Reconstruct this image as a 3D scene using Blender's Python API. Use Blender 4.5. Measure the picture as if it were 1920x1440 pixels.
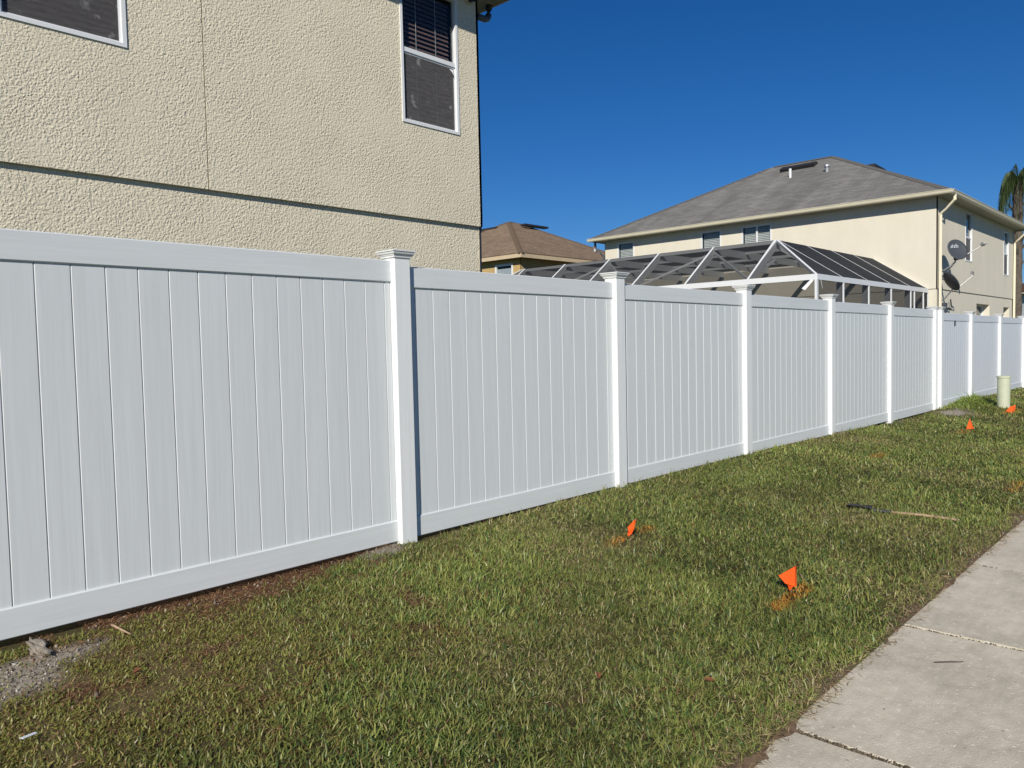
import bpy, bmesh, math, random
import numpy as np
from mathutils import Vector, Matrix
random.seed(7); rng = np.random.default_rng(11)
for o in list(bpy.data.objects): bpy.data.objects.remove(o)
S = bpy.context.scene; COL = S.collection

# ------------------------------------------------------------------ camera
YAW, PITCH, ROLL = 0.7574, 0.0489, -0.0218
CAM = Vector((0.0, -3.947, 1.251))
def cam_axes():
    f = Vector((math.cos(YAW)*math.cos(PITCH), math.sin(YAW)*math.cos(PITCH), -math.sin(PITCH)))
    r = Vector((math.sin(YAW), -math.cos(YAW), 0)); u = r.cross(f)
    return math.cos(ROLL)*r+math.sin(ROLL)*u, -math.sin(ROLL)*r+math.cos(ROLL)*u, f
cr, cu, cf = cam_axes()
cd = bpy.data.cameras.new('camera'); cam = bpy.data.objects.new('camera', cd); COL.objects.link(cam)
cd.sensor_fit = 'HORIZONTAL'; cd.sensor_width = 36; cd.lens = 1443/1920*36; cd.clip_start = .05; cd.clip_end = 2000
cam.matrix_world = Matrix(((cr.x, cu.x, -cf.x, CAM.x), (cr.y, cu.y, -cf.y, CAM.y), (cr.z, cu.z, -cf.z, CAM.z), (0, 0, 0, 1)))
S.camera = cam

# ------------------------------------------------------------------ sky and sun
SUN_EL = math.radians(31); SUN_OFF = math.radians(31.2)      # the sun stands behind the camera, 31 degrees off the fence line
sdir = Vector((-math.cos(SUN_OFF)*math.cos(SUN_EL), -math.sin(SUN_OFF)*math.cos(SUN_EL), math.sin(SUN_EL)))   # towards the sun
W = bpy.data.worlds.new('World'); S.world = W; W.use_nodes = True
wn = W.node_tree.nodes; wl = W.node_tree.links
sky = wn.new('ShaderNodeTexSky'); sky.sky_type = 'NISHITA'; sky.sun_disc = False
sky.sun_elevation = SUN_EL; sky.sun_rotation = math.atan2(sdir.x, sdir.y)
sky.air_density = 1.0; sky.dust_density = 0.0; sky.ozone_density = 2.5; sky.altitude = 0
wn['Background'].inputs['Strength'].default_value = 0.069
tint = wn.new('ShaderNodeMixRGB'); tint.blend_type = 'MULTIPLY'; tint.inputs[0].default_value = 1; tint.inputs[2].default_value = (.46, .67, 1.02, 1)   # clear dry winter air
hs = wn.new('ShaderNodeHueSaturation'); hs.inputs['Saturation'].default_value = 1.13
wl.new(sky.outputs[0], tint.inputs[1]); wl.new(tint.outputs[0], hs.inputs['Color']); wl.new(hs.outputs[0], wn['Background'].inputs['Color'])
sl = bpy.data.lights.new('sun', 'SUN'); sl.energy = 5.0; sl.angle = math.radians(.53); sl.color = (1, .935, .83)
so = bpy.data.objects.new('sun', sl); COL.objects.link(so)
so.rotation_mode = 'QUATERNION'; so.rotation_quaternion = sdir.to_track_quat('Z', 'Y')
S.view_settings.view_transform = 'Standard'; S.view_settings.look = 'None'
S.view_settings.exposure = 0.0; S.view_settings.gamma = 1
S.render.engine = 'CYCLES'
S.cycles.max_bounces = 10; S.cycles.transparent_max_bounces = 24

# ------------------------------------------------------------------ helpers
def tag(o, label=None, cat=None, group=None, kind=None):
    if label: o['label'] = label
    if cat: o['category'] = cat
    if group: o['group'] = group
    if kind: o['kind'] = kind
    return o
def empty(name, loc=(0, 0, 0)):
    o = bpy.data.objects.new(name, None); COL.objects.link(o); o.location = loc; o.empty_display_size = .1
    return o
class MB:
    """collects shapes, then becomes ONE mesh object"""
    def __init__(s, T=None): s.v = []; s.f = []; s.uv = None; s.T = T or (lambda p: p)
    def add(s, vs, fs):
        n = len(s.v); s.v += [tuple(s.T(p)) for p in vs]; s.f += [tuple(i+n for i in f) for f in fs]; return s
    def box(s, x0, x1, y0, y1, z0, z1):
        return s.add([(x, y, z) for z in (z0, z1) for y in (y0, y1) for x in (x0, x1)],
                     [(0, 2, 3, 1), (4, 5, 7, 6), (0, 1, 5, 4), (2, 6, 7, 3), (0, 4, 6, 2), (1, 3, 7, 5)])
    def prism(s, poly, a, b, axis='z'):
        n = len(poly)
        def mk(p, t): return {'z': (p[0], p[1], t), 'x': (t, p[0], p[1]), 'y': (p[0], t, p[1])}[axis]
        return s.add([mk(p, a) for p in poly]+[mk(p, b) for p in poly],
                     [tuple(range(n-1, -1, -1)), tuple(range(n, 2*n))]+[(i, (i+1) % n, n+(i+1) % n, n+i) for i in range(n)])
    def tube(s, pts, r, n=8, cap=True):
        pts = [Vector(p) for p in pts]; rs = r if isinstance(r, (list, tuple)) else [r]*len(pts)
        vs = []; t0 = None
        for i, p in enumerate(pts):
            t = (pts[min(i+1, len(pts)-1)]-pts[max(i-1, 0)]).normalized()
            ref = Vector((0, 0, 1)) if abs(t.z) < .95 else Vector((1, 0, 0))
            a = t.cross(ref).normalized(); b = t.cross(a)
            vs += [p+(a*math.cos(2*math.pi*k/n)+b*math.sin(2*math.pi*k/n))*rs[i] for k in range(n)]
        fs = [(i*n+k, i*n+(k+1) % n, (i+1)*n+(k+1) % n, (i+1)*n+k) for i in range(len(pts)-1) for k in range(n)]
        if cap: fs += [tuple(range(n-1, -1, -1)), tuple(range((len(pts)-1)*n, len(pts)*n))]
        return s.add(vs, fs)
    def bar(s, a, b, w, h, up=(0, 0, 1)):
        """rectangular bar from a to b, w sideways, h along up"""
        a, b = Vector(a), Vector(b); t = (b-a).normalized(); sd = t.cross(Vector(up)).normalized(); uu = sd.cross(t)
        vs = []
        for p in (a, b):
            for i, j in ((-1, -1), (1, -1), (1, 1), (-1, 1)): vs.append(p+sd*(i*w/2)+uu*(j*h/2))
        return s.add(vs, [(3, 2, 1, 0), (4, 5, 6, 7), (0, 1, 5, 4), (1, 2, 6, 5), (2, 3, 7, 6), (3, 0, 4, 7)])
    def mesh(s, name, smooth=False, fix=True):
        me = bpy.data.meshes.new(name); me.from_pydata(s.v, [], s.f)
        if fix:
            bm = bmesh.new(); bm.from_mesh(me); bmesh.ops.recalc_face_normals(bm, faces=bm.faces); bm.to_mesh(me); bm.free()
        if smooth: me.polygons.foreach_set('use_smooth', [True]*len(me.polygons))
        me.update(); return me
    def build(s, name, mat, parent=None, smooth=False, fix=True, loc=None):
        me = s.mesh(name, smooth, fix); me.materials.append(mat)
        return link(name, me, parent, loc)
def link(name, me, parent=None, loc=None):
    o = bpy.data.objects.new(name, me); COL.objects.link(o)
    if loc is not None: o.location = loc
    if parent is not None:
        o.parent = parent
        if loc is None: o.matrix_parent_inverse = Matrix.Identity(4); o.location = -total_loc(parent)
    return o
def total_loc(p):
    v = Vector((0, 0, 0))
    while p is not None: v += p.location; p = p.parent
    return v

# ------------------------------------------------------------------ materials
def srgb(r, g, b):
    return tuple((c/255/12.92 if c/255 <= .04045 else ((c/255+.055)/1.055)**2.4) for c in (r, g, b))
class N:
    def __init__(s, name):
        s.m = bpy.data.materials.new(name); s.m.use_nodes = True; s.t = s.m.node_tree; s.n = s.t.nodes; s.b = s.n['Principled BSDF']
    def new(s, k, **kw):
        q = s.n.new('ShaderNode'+k)
        for a, v in kw.items(): setattr(q, a, v)
        return q
    def l(s, a, b): s.t.links.new(a, b)
    def coord(s, out='Object', scale=(1, 1, 1), rand=False):
        c = s.new('TexCoord'); mp = s.new('Mapping'); mp.inputs['Scale'].default_value = scale
        s.l(c.outputs[out], mp.inputs[0])
        if rand:
            oi = s.new('ObjectInfo'); ml = s.new('VectorMath', operation='SCALE'); ml.inputs[0].default_value = (37, 91, 53)
            s.l(oi.outputs['Random'], ml.inputs['Scale']); s.l(ml.outputs[0], mp.inputs['Location'])
        return mp.outputs[0]
    def noise(s, vec, scale, detail=3, rough=.55):
        q = s.new('TexNoise'); q.inputs['Scale'].default_value = scale; q.inputs['Detail'].default_value = detail; q.inputs['Roughness'].default_value = rough
        s.l(vec, q.inputs['Vector']); return q.outputs['Fac']
    def ramp(s, fac, stops):
        q = s.new('ValToRGB'); e = q.color_ramp.elements
        while len(e) < len(stops): e.new(.5)
        for i, (p, c) in enumerate(stops): e[i].position = p; e[i].color = (*c, 1) if len(c) == 3 else c
        s.l(fac, q.inputs[0]); return q.outputs[0]
    def mix(s, fac, a, b, mode='MIX'):
        q = s.new('MixRGB', blend_type=mode)
        for i, v in ((0, fac), (1, a), (2, b)):
            if hasattr(v, 'is_output'): s.l(v, q.inputs[i])
            else: q.inputs[i].default_value = v if i == 0 else (*v, 1)
        return q.outputs[0]
    def math(s, op, a, b=0):
        q = s.new('Math', operation=op)
        for i, v in ((0, a), (1, b)):
            if hasattr(v, 'is_output'): s.l(v, q.inputs[i])
            else: q.inputs[i].default_value = v
        return q.outputs[0]
    def col(s, c):
        if hasattr(c, 'is_output'): s.l(c, s.b.inputs['Base Color'])
        else: s.b.inputs['Base Color'].default_value = (*c, 1)
    def bump(s, h, dist, strength=1, nrm=None):
        q = s.new('Bump'); q.inputs['Distance'].default_value = dist; q.inputs['Strength'].default_value = strength
        s.l(h, q.inputs['Height'])
        if nrm is not None: s.l(nrm, q.inputs['Normal'])
        s.l(q.outputs[0], s.b.inputs['Normal']); return q.outputs[0]
    def set(s, rough=.6, spec=.5, metal=0):
        s.b.inputs['Roughness'].default_value = rough; s.b.inputs['Specular IOR Level'].default_value = spec; s.b.inputs['Metallic'].default_value = metal
        return s
def c3(c, k): return tuple(min(1, x*k) for x in c)
def simple(name, c, rough=.6, spec=.4, var=.06, scale=6, metal=0, bump=0):
    n = N(name).set(rough, spec, metal); v = n.coord('Object', rand=True)
    f = n.noise(v, scale, 4); n.col(n.ramp(f, [(.3, c3(c, 1-var)), (.7, c3(c, 1+var))]))
    if bump: n.bump(n.noise(v, scale*12, 3), bump)
    return n.m
def vinyl(name, axis, c):
    n = N(name).set(.38, .45)
    sc = {'z': (30, 30, .9), 'x': (.9, 30, 30)}[axis]
    v = n.coord('Object', sc, rand=True); v2 = n.coord('Object', tuple(x*3 for x in sc), rand=True); v3 = n.coord('Object', (1.1, 1.1, 1.1), rand=True)
    a = n.noise(v, 1, 3); b = n.noise(v2, 1, 2)
    col = n.ramp(a, [(.25, c3(c, .93)), (.75, c3(c, 1.04))])
    col = n.mix(.35, col, n.ramp(b, [(.3, c3(c, .9)), (.7, c3(c, 1.06))]))
    d = n.noise(v3, 2.2, 5, .65)                                           # faint splashes of soil dust
    col = n.mix(n.math('MULTIPLY', n.ramp(d, [(.56, (0, 0, 0)), (.8, (1, 1, 1))]), .10), col, (.45, .41, .34))
    n.col(col); n.bump(b, .0004, .5); return n.m
VB = vinyl('vinyl_board', 'z', (.635, .67, .68)); VR = vinyl('vinyl_rail', 'x', (.645, .68, .69)); VP = vinyl('vinyl_post', 'z', (.75, .775, .775))
VCAP = simple('vinyl_cap', (.74, .755, .75), .35, .45, .03, 20)
VB2 = vinyl('vinyl_board_cool', 'z', (.645, .685, .73)); VR2 = vinyl('vinyl_rail_cool', 'x', (.645, .68, .725))
def stucco(name, c, sc=26, dist=.009, var=.09):
    n = N(name).set(.9, .2); v = n.coord('Object')
    w = n.noise(v, 1.3, 5, .6); g = n.noise(n.coord('Object', (1, 1, .25)), 2.3, 4)
    col = n.ramp(w, [(.25, c3(c, 1-var)), (.55, c), (.8, c3(c, 1+var*.6))])
    col = n.mix(.30, col, n.ramp(g, [(.3, c3(c, .86)), (.7, c3(c, 1.06))]))
    vo = n.new('TexVoronoi', feature='SMOOTH_F1'); vo.inputs['Scale'].default_value = sc*1.05; vo.inputs['Smoothness'].default_value = .6
    ds = n.new('VectorMath', operation='ADD'); nz = n.new('TexNoise'); nz.inputs['Scale'].default_value = sc*.8; n.l(v, nz.inputs['Vector'])
    sc_ = n.new('VectorMath', operation='SCALE'); sc_.inputs['Scale'].default_value = .05; n.l(nz.outputs['Color'], sc_.inputs[0])
    n.l(v, ds.inputs[0]); n.l(sc_.outputs[0], ds.inputs[1]); n.l(ds.outputs[0], vo.inputs['Vector'])
    h1 = n.noise(v, sc*1.5, 3, .5)
    h = n.math('ADD', n.math('MULTIPLY', vo.outputs[0], -.7), n.math('MULTIPLY', h1, 1.3))
    amp = n.ramp(n.noise(v, 2.0, 3), [(.3, (.55,)*3), (.7, (1.15,)*3)])
    n.bump(n.math('MULTIPLY', h, amp), dist, 1); n.col(col); return n.m
ST1 = stucco('stucco_cream', (.715, .655, .505), 38, .0095, .06)
ST2 = stucco('stucco_cream_pale', (.70, .655, .54), 30, .003, .05)
ST3 = simple('stucco_tan', (.48, .34, .15), .9, .2, .08, 2)
WHITE = simple('white_frame', (.72, .74, .75), .4, .4, .03, 3)
CREAM = simple('cream_aluminium', (.70, .65, .49), .45, .4, .04, 3)
TRIM = simple('cream_trim', (.62, .56, .42), .7, .3, .05, 3)
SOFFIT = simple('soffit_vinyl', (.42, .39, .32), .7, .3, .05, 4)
BEIGE = simple('beige_fascia', (.55, .44, .29), .7, .3, .05, 3)
ALU = simple('cage_aluminium_white', (.74, .76, .77), .4, .4, .03, 3)
BLACKV = simple('dark_vent', (.025, .025, .027), .6, .4, .2, 5)
DARKM = simple('dark_grey_metal', (.07, .075, .085), .45, .5, .15, 8)
DISHM = simple('dish_grey_paint', (.06, .068, .08), .5, .4, .12, 5)
STEEL = simple('galvanised_steel', (.42, .42, .42), .4, .5, .1, 12, .6)
GREENP = simple('pale_green_plastic', (.50, .53, .39), .5, .4, .05, 9)
ORANGE = simple('orange_film', (.80, .095, .012), .7, .15, .06, 15)
WOOD = simple('weathered_wood', (.36, .25, .16), .8, .3, .2, 30)
INT = simple('dark_interior', (.03, .028, .028), .9, .1, .2, 3)
BLINDB = simple('brown_blind', (.20, .125, .115), .6, .3, .12, 6)
BLINDG = simple('grey_blind', (.66, .66, .64), .6, .3, .06, 6)
CABLE = simple('black_cable', (.02, .02, .022), .6, .3, .1, 9)
SHADE = simple('pale_roller_shade', (.52, .56, .60), .8, .2, .04, 3)
GREYP = simple('grey_downspout', (.085, .09, .10), .5, .4, .1, 5)
def glass(name, tint=(.75, .8, .82), rough=.02):
    n = N(name); out = n.n['Material Output']; n.n.remove(n.b)
    t = n.new('BsdfTransparent'); t.inputs[0].default_value = (*tint, 1); g = n.new('BsdfGlossy'); g.inputs['Roughness'].default_value = rough
    fr = n.new('Fresnel'); fr.inputs[0].default_value = 1.5; mx = n.new('MixShader')
    ge = n.new('NewGeometry'); n.l(n.math('MULTIPLY', fr.outputs[0], n.math('SUBTRACT', 1, ge.outputs['Backfacing'])), mx.inputs[0]); n.l(t.outputs[0], mx.inputs[1]); n.l(g.outputs[0], mx.inputs[2]); n.l(mx.outputs[0], out.inputs[0]); return n.m
GLASS = glass('window_glass', (.86, .88, .88)); 
def screen(name, c, opac, grime=0):
    """woven mesh cloth: strands cover more of what lies behind when the cloth is seen edge-on, as a real weave does"""
    n = N(name).set(.8, .2); out = n.n['Material Output']
    v = n.coord('Object'); f = n.noise(v, 3, 4); n.col(n.ramp(f, [(.3, c3(c, .85)), (.7, c3(c, 1.15))]))
    if grime:
        a = n.noise(n.coord('Object', (1, 1, 6)), 9, 4, .7); b = n.noise(v, 7, 3)
        cc = n.mix(n.ramp(a, [(.35, (0, 0, 0)), (.75, (.55,)*3)]), c3(c, .8), c3(c, 1.7))
        cc = n.mix(n.ramp(b, [(.62, (0, 0, 0)), (.72, (.7,)*3)]), cc, (.5, .5, .5)); n.col(cc)
    t = n.new('BsdfTransparent'); mx = n.new('MixShader')
    lw = n.new('LayerWeight'); lw.inputs[0].default_value = .5
    cosv = n.math('SUBTRACT', 1, lw.outputs['Facing'])
    ex = n.math('DIVIDE', 1, n.math('MAXIMUM', cosv, .08))
    tr = n.math('POWER', 1-opac, ex)
    n.l(n.math('SUBTRACT', 1, tr), mx.inputs[0]); n.l(t.outputs[0], mx.inputs[1]); n.l(n.b.outputs[0], mx.inputs[2]); n.l(mx.outputs[0], out.inputs[0]); return n.m
SCREEN = screen('pool_screen', (.022, .025, .028), .36)
WSCREEN = screen('window_screen', (.135, .13, .13), .5, 1)
def shingles(name, c, hi=1.18, lo=.8, streak=0):
    n = N(name).set(.95, .15); uv = n.coord('UV')
    br = n.new('TexBrick'); br.offset = .5; br.inputs['Scale'].default_value = 1; br.inputs['Brick Width'].default_value = .33; br.inputs['Row Height'].default_value = .145
    br.inputs['Mortar Size'].default_value = .009; br.inputs['Mortar Smooth'].default_value = .3; br.inputs['Bias'].default_value = -.1
    br.inputs['Color1'].default_value = (*c3(c, lo), 1); br.inputs['Color2'].default_value = (*c3(c, hi), 1); br.inputs['Mortar'].default_value = (*c3(c, .5), 1)
    n.l(uv, br.inputs['Vector'])
    w = n.noise(uv, .55, 5, .62); col = n.mix(1, br.outputs['Color'], n.ramp(w, [(.3, (.74,)*3), (.7, (1.15,)*3)]), 'MULTIPLY')
    if streak:
        s = n.noise(n.coord('UV', (1.3, .12, 1)), 1, 4); col = n.mix(.6, col, n.mix(1, col, n.ramp(s, [(.35, (.66, .66, .68)), (.65, (1.2,)*3)]), 'MULTIPLY'))
    n.col(n.mix(.25, col, n.ramp(n.noise(uv, 60, 2), [(.3, c3(c, .6)), (.7, c3(c, 1.4))])))
    n.bump(br.outputs['Fac'], .012, -1); return n.m
ROOFG = shingles('grey_shingles', (.205, .200, .185), 1.2, .8, 1)
ROOFB = shingles('brown_shingles', (.24, .175, .12), 1.2, .8)
ROOFR = shingles('red_brown_shingles', (.11, .055, .035))
def attr_mat(name, rough=.85, spec=.2, transl=0, nscale=0, bumpd=0):
    n = N(name).set(rough, spec); a = n.new('VertexColor'); a.layer_name = 'col'; c = a.outputs[0]; v = n.coord('Object')
    if nscale:
        c = n.mix(1, c, n.ramp(n.noise(v, nscale, 6, .7), [(.25, (.55,)*3), (.75, (1.4,)*3)]), 'MULTIPLY')
    n.col(c)
    if bumpd: n.bump(n.noise(v, nscale*1.2, 5, .7), bumpd)
    if transl:
        out = n.n['Material Output']; t = n.new('BsdfTranslucent'); n.l(c, t.inputs[0]); mx = n.new('MixShader'); mx.inputs[0].default_value = transl
        n.l(n.b.outputs[0], mx.inputs[1]); n.l(t.outputs[0], mx.inputs[2]); n.l(mx.outputs[0], out.inputs[0])
    return n.m

# ------------------------------------------------------------------ the lie of the land
def smooth_noise(x, y, s, seed):
    """value noise on a lattice of spacing s, vectorised"""
    x = np.asarray(x, float)/s; y = np.asarray(y, float)/s
    xi = np.floor(x).astype(int); yi = np.floor(y).astype(int); fx = x-xi; fy = y-yi
    fx = fx*fx*(3-2*fx); fy = fy*fy*(3-2*fy)
    def h(i, j):
        k = (i*374761393+j*668265263+seed*1442695041) & 0xffffffff
        k = ((k ^ (k >> 13))*1274126177) & 0xffffffff
        return ((k ^ (k >> 16)) & 0xffff)/65535.
    return (h(xi, yi)*(1-fx)+h(xi+1, yi)*fx)*(1-fy)+(h(xi, yi+1)*(1-fx)+h(xi+1, yi+1)*fx)*fy
WALK_Y = -2.66; WALK_Z = -.285
def blob(x, y, cx, cy, rx, ry): return np.exp(-(((x-cx)/rx)**2+((y-cy)/ry)**2))
def ground_z(x, y):
    x = np.asarray(x, float); y = np.asarray(y, float)
    a = np.interp(x, [-50, 0, 3, 4.6, 7, 9, 11, 12.8, 14.4, 16, 18, 21, 60], [-.05, -.055, -.05, -.018, -.008, -.012, -.04, -.09, -.09, -.07, -.03, -.06, -.1])
    t = np.clip(-y/2.62, 0, 1); z = a*(1-t)+(-.272)*t
    z = z+.012*(smooth_noise(x, y, .45, 3)-.5)*np.clip(-y/.3, .25, 1)*(np.abs(y+1.3) < 1.35)
    z = z+.045*blob(x, y, 15.35, -.22, .55, .28)*(.5+smooth_noise(x, y, .12, 51))+.03*blob(x, y, 3.02, .0, .22, .14)+.02*blob(x, y, 13.05, -.02, .2, .12)+.02*blob(x, y, 10.7, 0, .25, .12)
    z = z+.075*blob(x, y, 16.9, -.14, 1.0, .2)
    z = np.where(y < WALK_Y-.005, WALK_Z-.06, z)
    z = np.where(y < -4.22, WALK_Z-.012, z)
    return z
# bare soil, brown thatch and moss masks (0..1) used for the ground colours and for where the grass grows
def masks(x, y):
    n1 = smooth_noise(x, y, .22, 5); n2 = smooth_noise(x, y, .09, 6); n3 = smooth_noise(x, y, .5, 7); j = (n1-.5)*.55+(n2-.5)*.45
    thatch = np.clip(1.35*blob(x, y, 1.98, -.08, .50, .17)+.5*blob(x, y, 1.45, -.36, .40, .10)+.55*blob(x, y, 2.62, -.26, .28, .08)+.45*blob(x, y, 1.15, -.62, .35, .12)+.42*blob(x, y, 1.3, -1.05, .3, .12)+.40*blob(x, y, 3.2, -.38, .2, .08)+.42*blob(x, y, 2.75, -.58, .18, .08)+.38*blob(x, y, 2.2, -.75, .25, .1)+j*.95-.24+1.5*np.clip(smooth_noise(x, y*1.4, .20, 61)-.66, 0, 1)*np.clip(blob(x, y, 2.0, -.35, 1.5, .75)*1.6, 0, 1)*2.2, 0, 1)
    soil = np.clip(1.5*blob(x, y, .80, -.30, .22, .20)+.80*blob(x, y, 1.10, -.17, .22, .09)-.5*np.clip(smooth_noise(x, y, .06, 62)-.5, 0, 1)*(x < 1.5)+1.2*blob(x, y, 2.95, .0, .2, .1)+1.25*blob(x, y, 15.15, -.34, .75, .22)+1.1*(n3-.5)*blob(x, y, 15.1, -.35, 1.2, .5)-.9*np.clip(smooth_noise(x, y*2.2, .30, 63)-.35, 0, 1)*blob(x, y, 15.1, -.35, 1.2, .6)+.8*blob(x, y, 5.5, -.03, .12, .06)+.8*blob(x, y, 10.68, -.02, .2, .08)+.9*blob(x, y, 13.1, -.03, .2, .09)+j*.6-.25, 0, 1)
    thatch = np.maximum(thatch, np.clip((y+.07)*9+j*1.2, 0, 1)*((x > 1.2) & (x < 3.0))*.9)
    edge = np.clip((WALK_Y+.035+.11*(n3-.35)+.10*j-y)/.06, 0, 1)
    moss = np.clip(blob(x, y, 1.1, -.6, .95, .6)*1.2+j*.5, 0, 1)
    dry = np.clip((smooth_noise(x, y, .8, 9)-.45)*1.9+(n1-.5)*.7+.55*np.clip(1-np.abs(y-WALK_Y)/.22, 0, 1)+.35*np.clip(1+y/.5, 0, 1)*(x > 3), 0, 1)
    return thatch, soil, edge, moss, dry
def paint(x, y):
    """surveyor's spray paint on the blades"""
    def stroke(ax, ay, bx, by, w):
        dx, dy = bx-ax, by-ay; t = np.clip(((x-ax)*dx+(y-ay)*dy)/(dx*dx+dy*dy), 0, 1)
        return np.clip(1.35-np.hypot(x-ax-t*dx, y-ay-t*dy)/w, 0, 1)
    k = stroke(4.02, -2.12, 4.45, -2.10, .045)+.8*stroke(4.20, -.88, 4.36, -.86, .06)+.8*stroke(4.60, -.83, 4.70, -.84, .05)
    k = k+.55*stroke(9.1, -.95, 9.5, -.93, .07)+.6*stroke(8.6, -2.38, 9.1, -2.36, .06)+.5*stroke(12.4, -1.0, 13.0, -1.0, .08)+.5*stroke(15.9, -.95, 16.8, -.95, .12)
    return np.clip(k, 0, 1)
def grid(a): return np.unique(np.round(np.concatenate(a), 4))
gx = grid([-np.geomspace(3.2, 600, 16), np.arange(-3, 6, .045), np.arange(6, 20, .11), 20+np.geomspace(.3, 900, 22)])
gy = grid([-4.2-np.geomspace(.04, 600, 18), np.array([-4.2]), np.linspace(WALK_Y-.02, WALK_Y-.006, 2), np.arange(WALK_Y, .30, .045), .3+np.geomspace(.1, 900, 26)])
GX, GY = np.meshgrid(gx, gy, indexing='ij'); GZ = ground_z(GX, GY)
nx, ny = len(gx), len(gy)
idx = np.arange(nx*ny).reshape(nx, ny)
quads = np.stack([idx[:-1, :-1], idx[1:, :-1], idx[1:, 1:], idx[:-1, 1:]], -1).reshape(-1, 4)
def np_mesh(name, V, F, C=None, mat=None, smooth=False):
    me = bpy.data.meshes.new(name); k = F.shape[1]
    me.vertices.add(len(V)); me.vertices.foreach_set('co', np.ascontiguousarray(V, np.float32).ravel())
    me.loops.add(F.size); me.loops.foreach_set('vertex_index', np.ascontiguousarray(F, np.int32).ravel())
    me.polygons.add(len(F)); me.polygons.foreach_set('loop_start', np.arange(0, F.size, k, dtype=np.int32))
    if smooth: me.polygons.foreach_set('use_smooth', np.ones(len(F), bool))
    me.update(calc_edges=True)
    if C is not None:
        at = me.color_attributes.new('col', 'FLOAT_COLOR', 'POINT'); at.data.foreach_set('color', np.ascontiguousarray(np.c_[C, np.ones(len(C))], np.float32).ravel())
    if mat: me.materials.append(mat)
    return me
th, so_, ed, mo, dr = masks(GX, GY)
def lerp(a, b, t): return a*(1-t[..., None])+np.array(b)*t[..., None]
gc = np.ones(GX.shape+(3,))*np.array([.045, .046, .018])
gc = lerp(gc, (.11, .095, .042), dr*.6); gc = lerp(gc, (.150, .112, .056), mo*.9); gc = lerp(gc, (.105, .055, .030), np.clip(th*1.2, 0, 1)); gc = lerp(gc, (.31, .275, .225), np.clip(so_*1.3, 0, 1))
gc = lerp(gc, (.15, .105, .07), ed)
far = ((GX > 26) | (GY > .3) | (GY < -4.2)).astype(float); gc = lerp(gc, (.05, .075, .022), far)
GROUNDM = attr_mat('lawn_soil', .95, .1, 0, 55, .012)
g = link('ground', np_mesh('ground', np.stack([GX, GY, GZ], -1).reshape(-1, 3), quads, gc.reshape(-1, 3), GROUNDM, True)); tag(g, kind='structure')

# ------------------------------------------------------------------ sidewalk slabs and the road beyond
def concrete(name, c, joint=False):
    n = N(name).set(.85, .25); v = n.coord('Object', rand=True); vw = n.coord('Object')
    a = n.noise(v, 1.6, 6, .62); b = n.noise(v, 9, 5, .65); d = n.noise(n.coord('Object', (1, 6, 1), rand=True), 4, 4, .6); s = n.noise(vw, 120, 2)
    col = n.ramp(a, [(.28, c3(c, .76)), (.5, c), (.75, c3(c, 1.12))])
    col = n.mix(.5, col, n.mix(1, col, n.ramp(b, [(.3, (.72, .73, .70)), (.7, (1.16,)*3)]), 'MULTIPLY'))
    col = n.mix(.45, col, n.mix(1, col, n.ramp(d, [(.3, (.8, .8, .77)), (.7, (1.1,)*3)]), 'MULTIPLY'))
    f = n.noise(vw, 42, 3, .5); col = n.mix(n.ramp(f, [(.60, (0, 0, 0)), (.72, (.75,)*3)]), col, (.78, .74, .64))
    f2 = n.noise(vw, 38, 3, .4); col = n.mix(n.ramp(f2, [(.70, (0, 0, 0)), (.76, (.7,)*3)]), col, (.13, .11, .09))
    n.col(col); n.bump(n.math('ADD', s, n.math('MULTIPLY', b, 1.2)), .0025, 1); return n.m
CONC = concrete('concrete', (.585, .53, .425))
walk = tag(empty('sidewalk', (0, 0, WALK_Z)), kind='structure')
pitch_s = 1.462; sw = 1.52
bev = [(0.006, 0), (pitch_s-.006, 0)]
def slab_mesh():
    bm = bmesh.new(); bmesh.ops.create_cube(bm, size=1)
    for v in bm.verts: v.co = Vector(((v.co.x)*(pitch_s-.012), v.co.y*sw, (v.co.z-.5)*.1))
    bmesh.ops.bevel(bm, geom=[e for e in bm.edges], offset=.008, segments=3, affect='EDGES', profile=.5)
    me = bpy.data.meshes.new('slab'); bm.to_mesh(me); bm.free(); me.materials.append(CONC); return me
sm = slab_mesh()
for i in range(-4, 26):
    o = link('slab', sm, walk, (2.905+pitch_s*(i+.5), WALK_Y-sw/2-.004*math.sin(i*2.1), .004*math.sin(i*1.7)))
ROADM = simple('asphalt', (.05, .05, .052), .95, .2, .15, 5, 0, .004)
tag(MB().box(-300, 500, -14.5, -6.6, -.6, WALK_Z-.008).build('road', ROADM), kind='structure')
tag(MB().box(-300, 500, -6.6, -6.4, -.6, WALK_Z+.03).build('kerb', CONC), kind='structure')
# dirt packed into the joints
DIRT = simple('joint_dirt', (.10, .08, .055), .95, .1, .3, 30)

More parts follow.
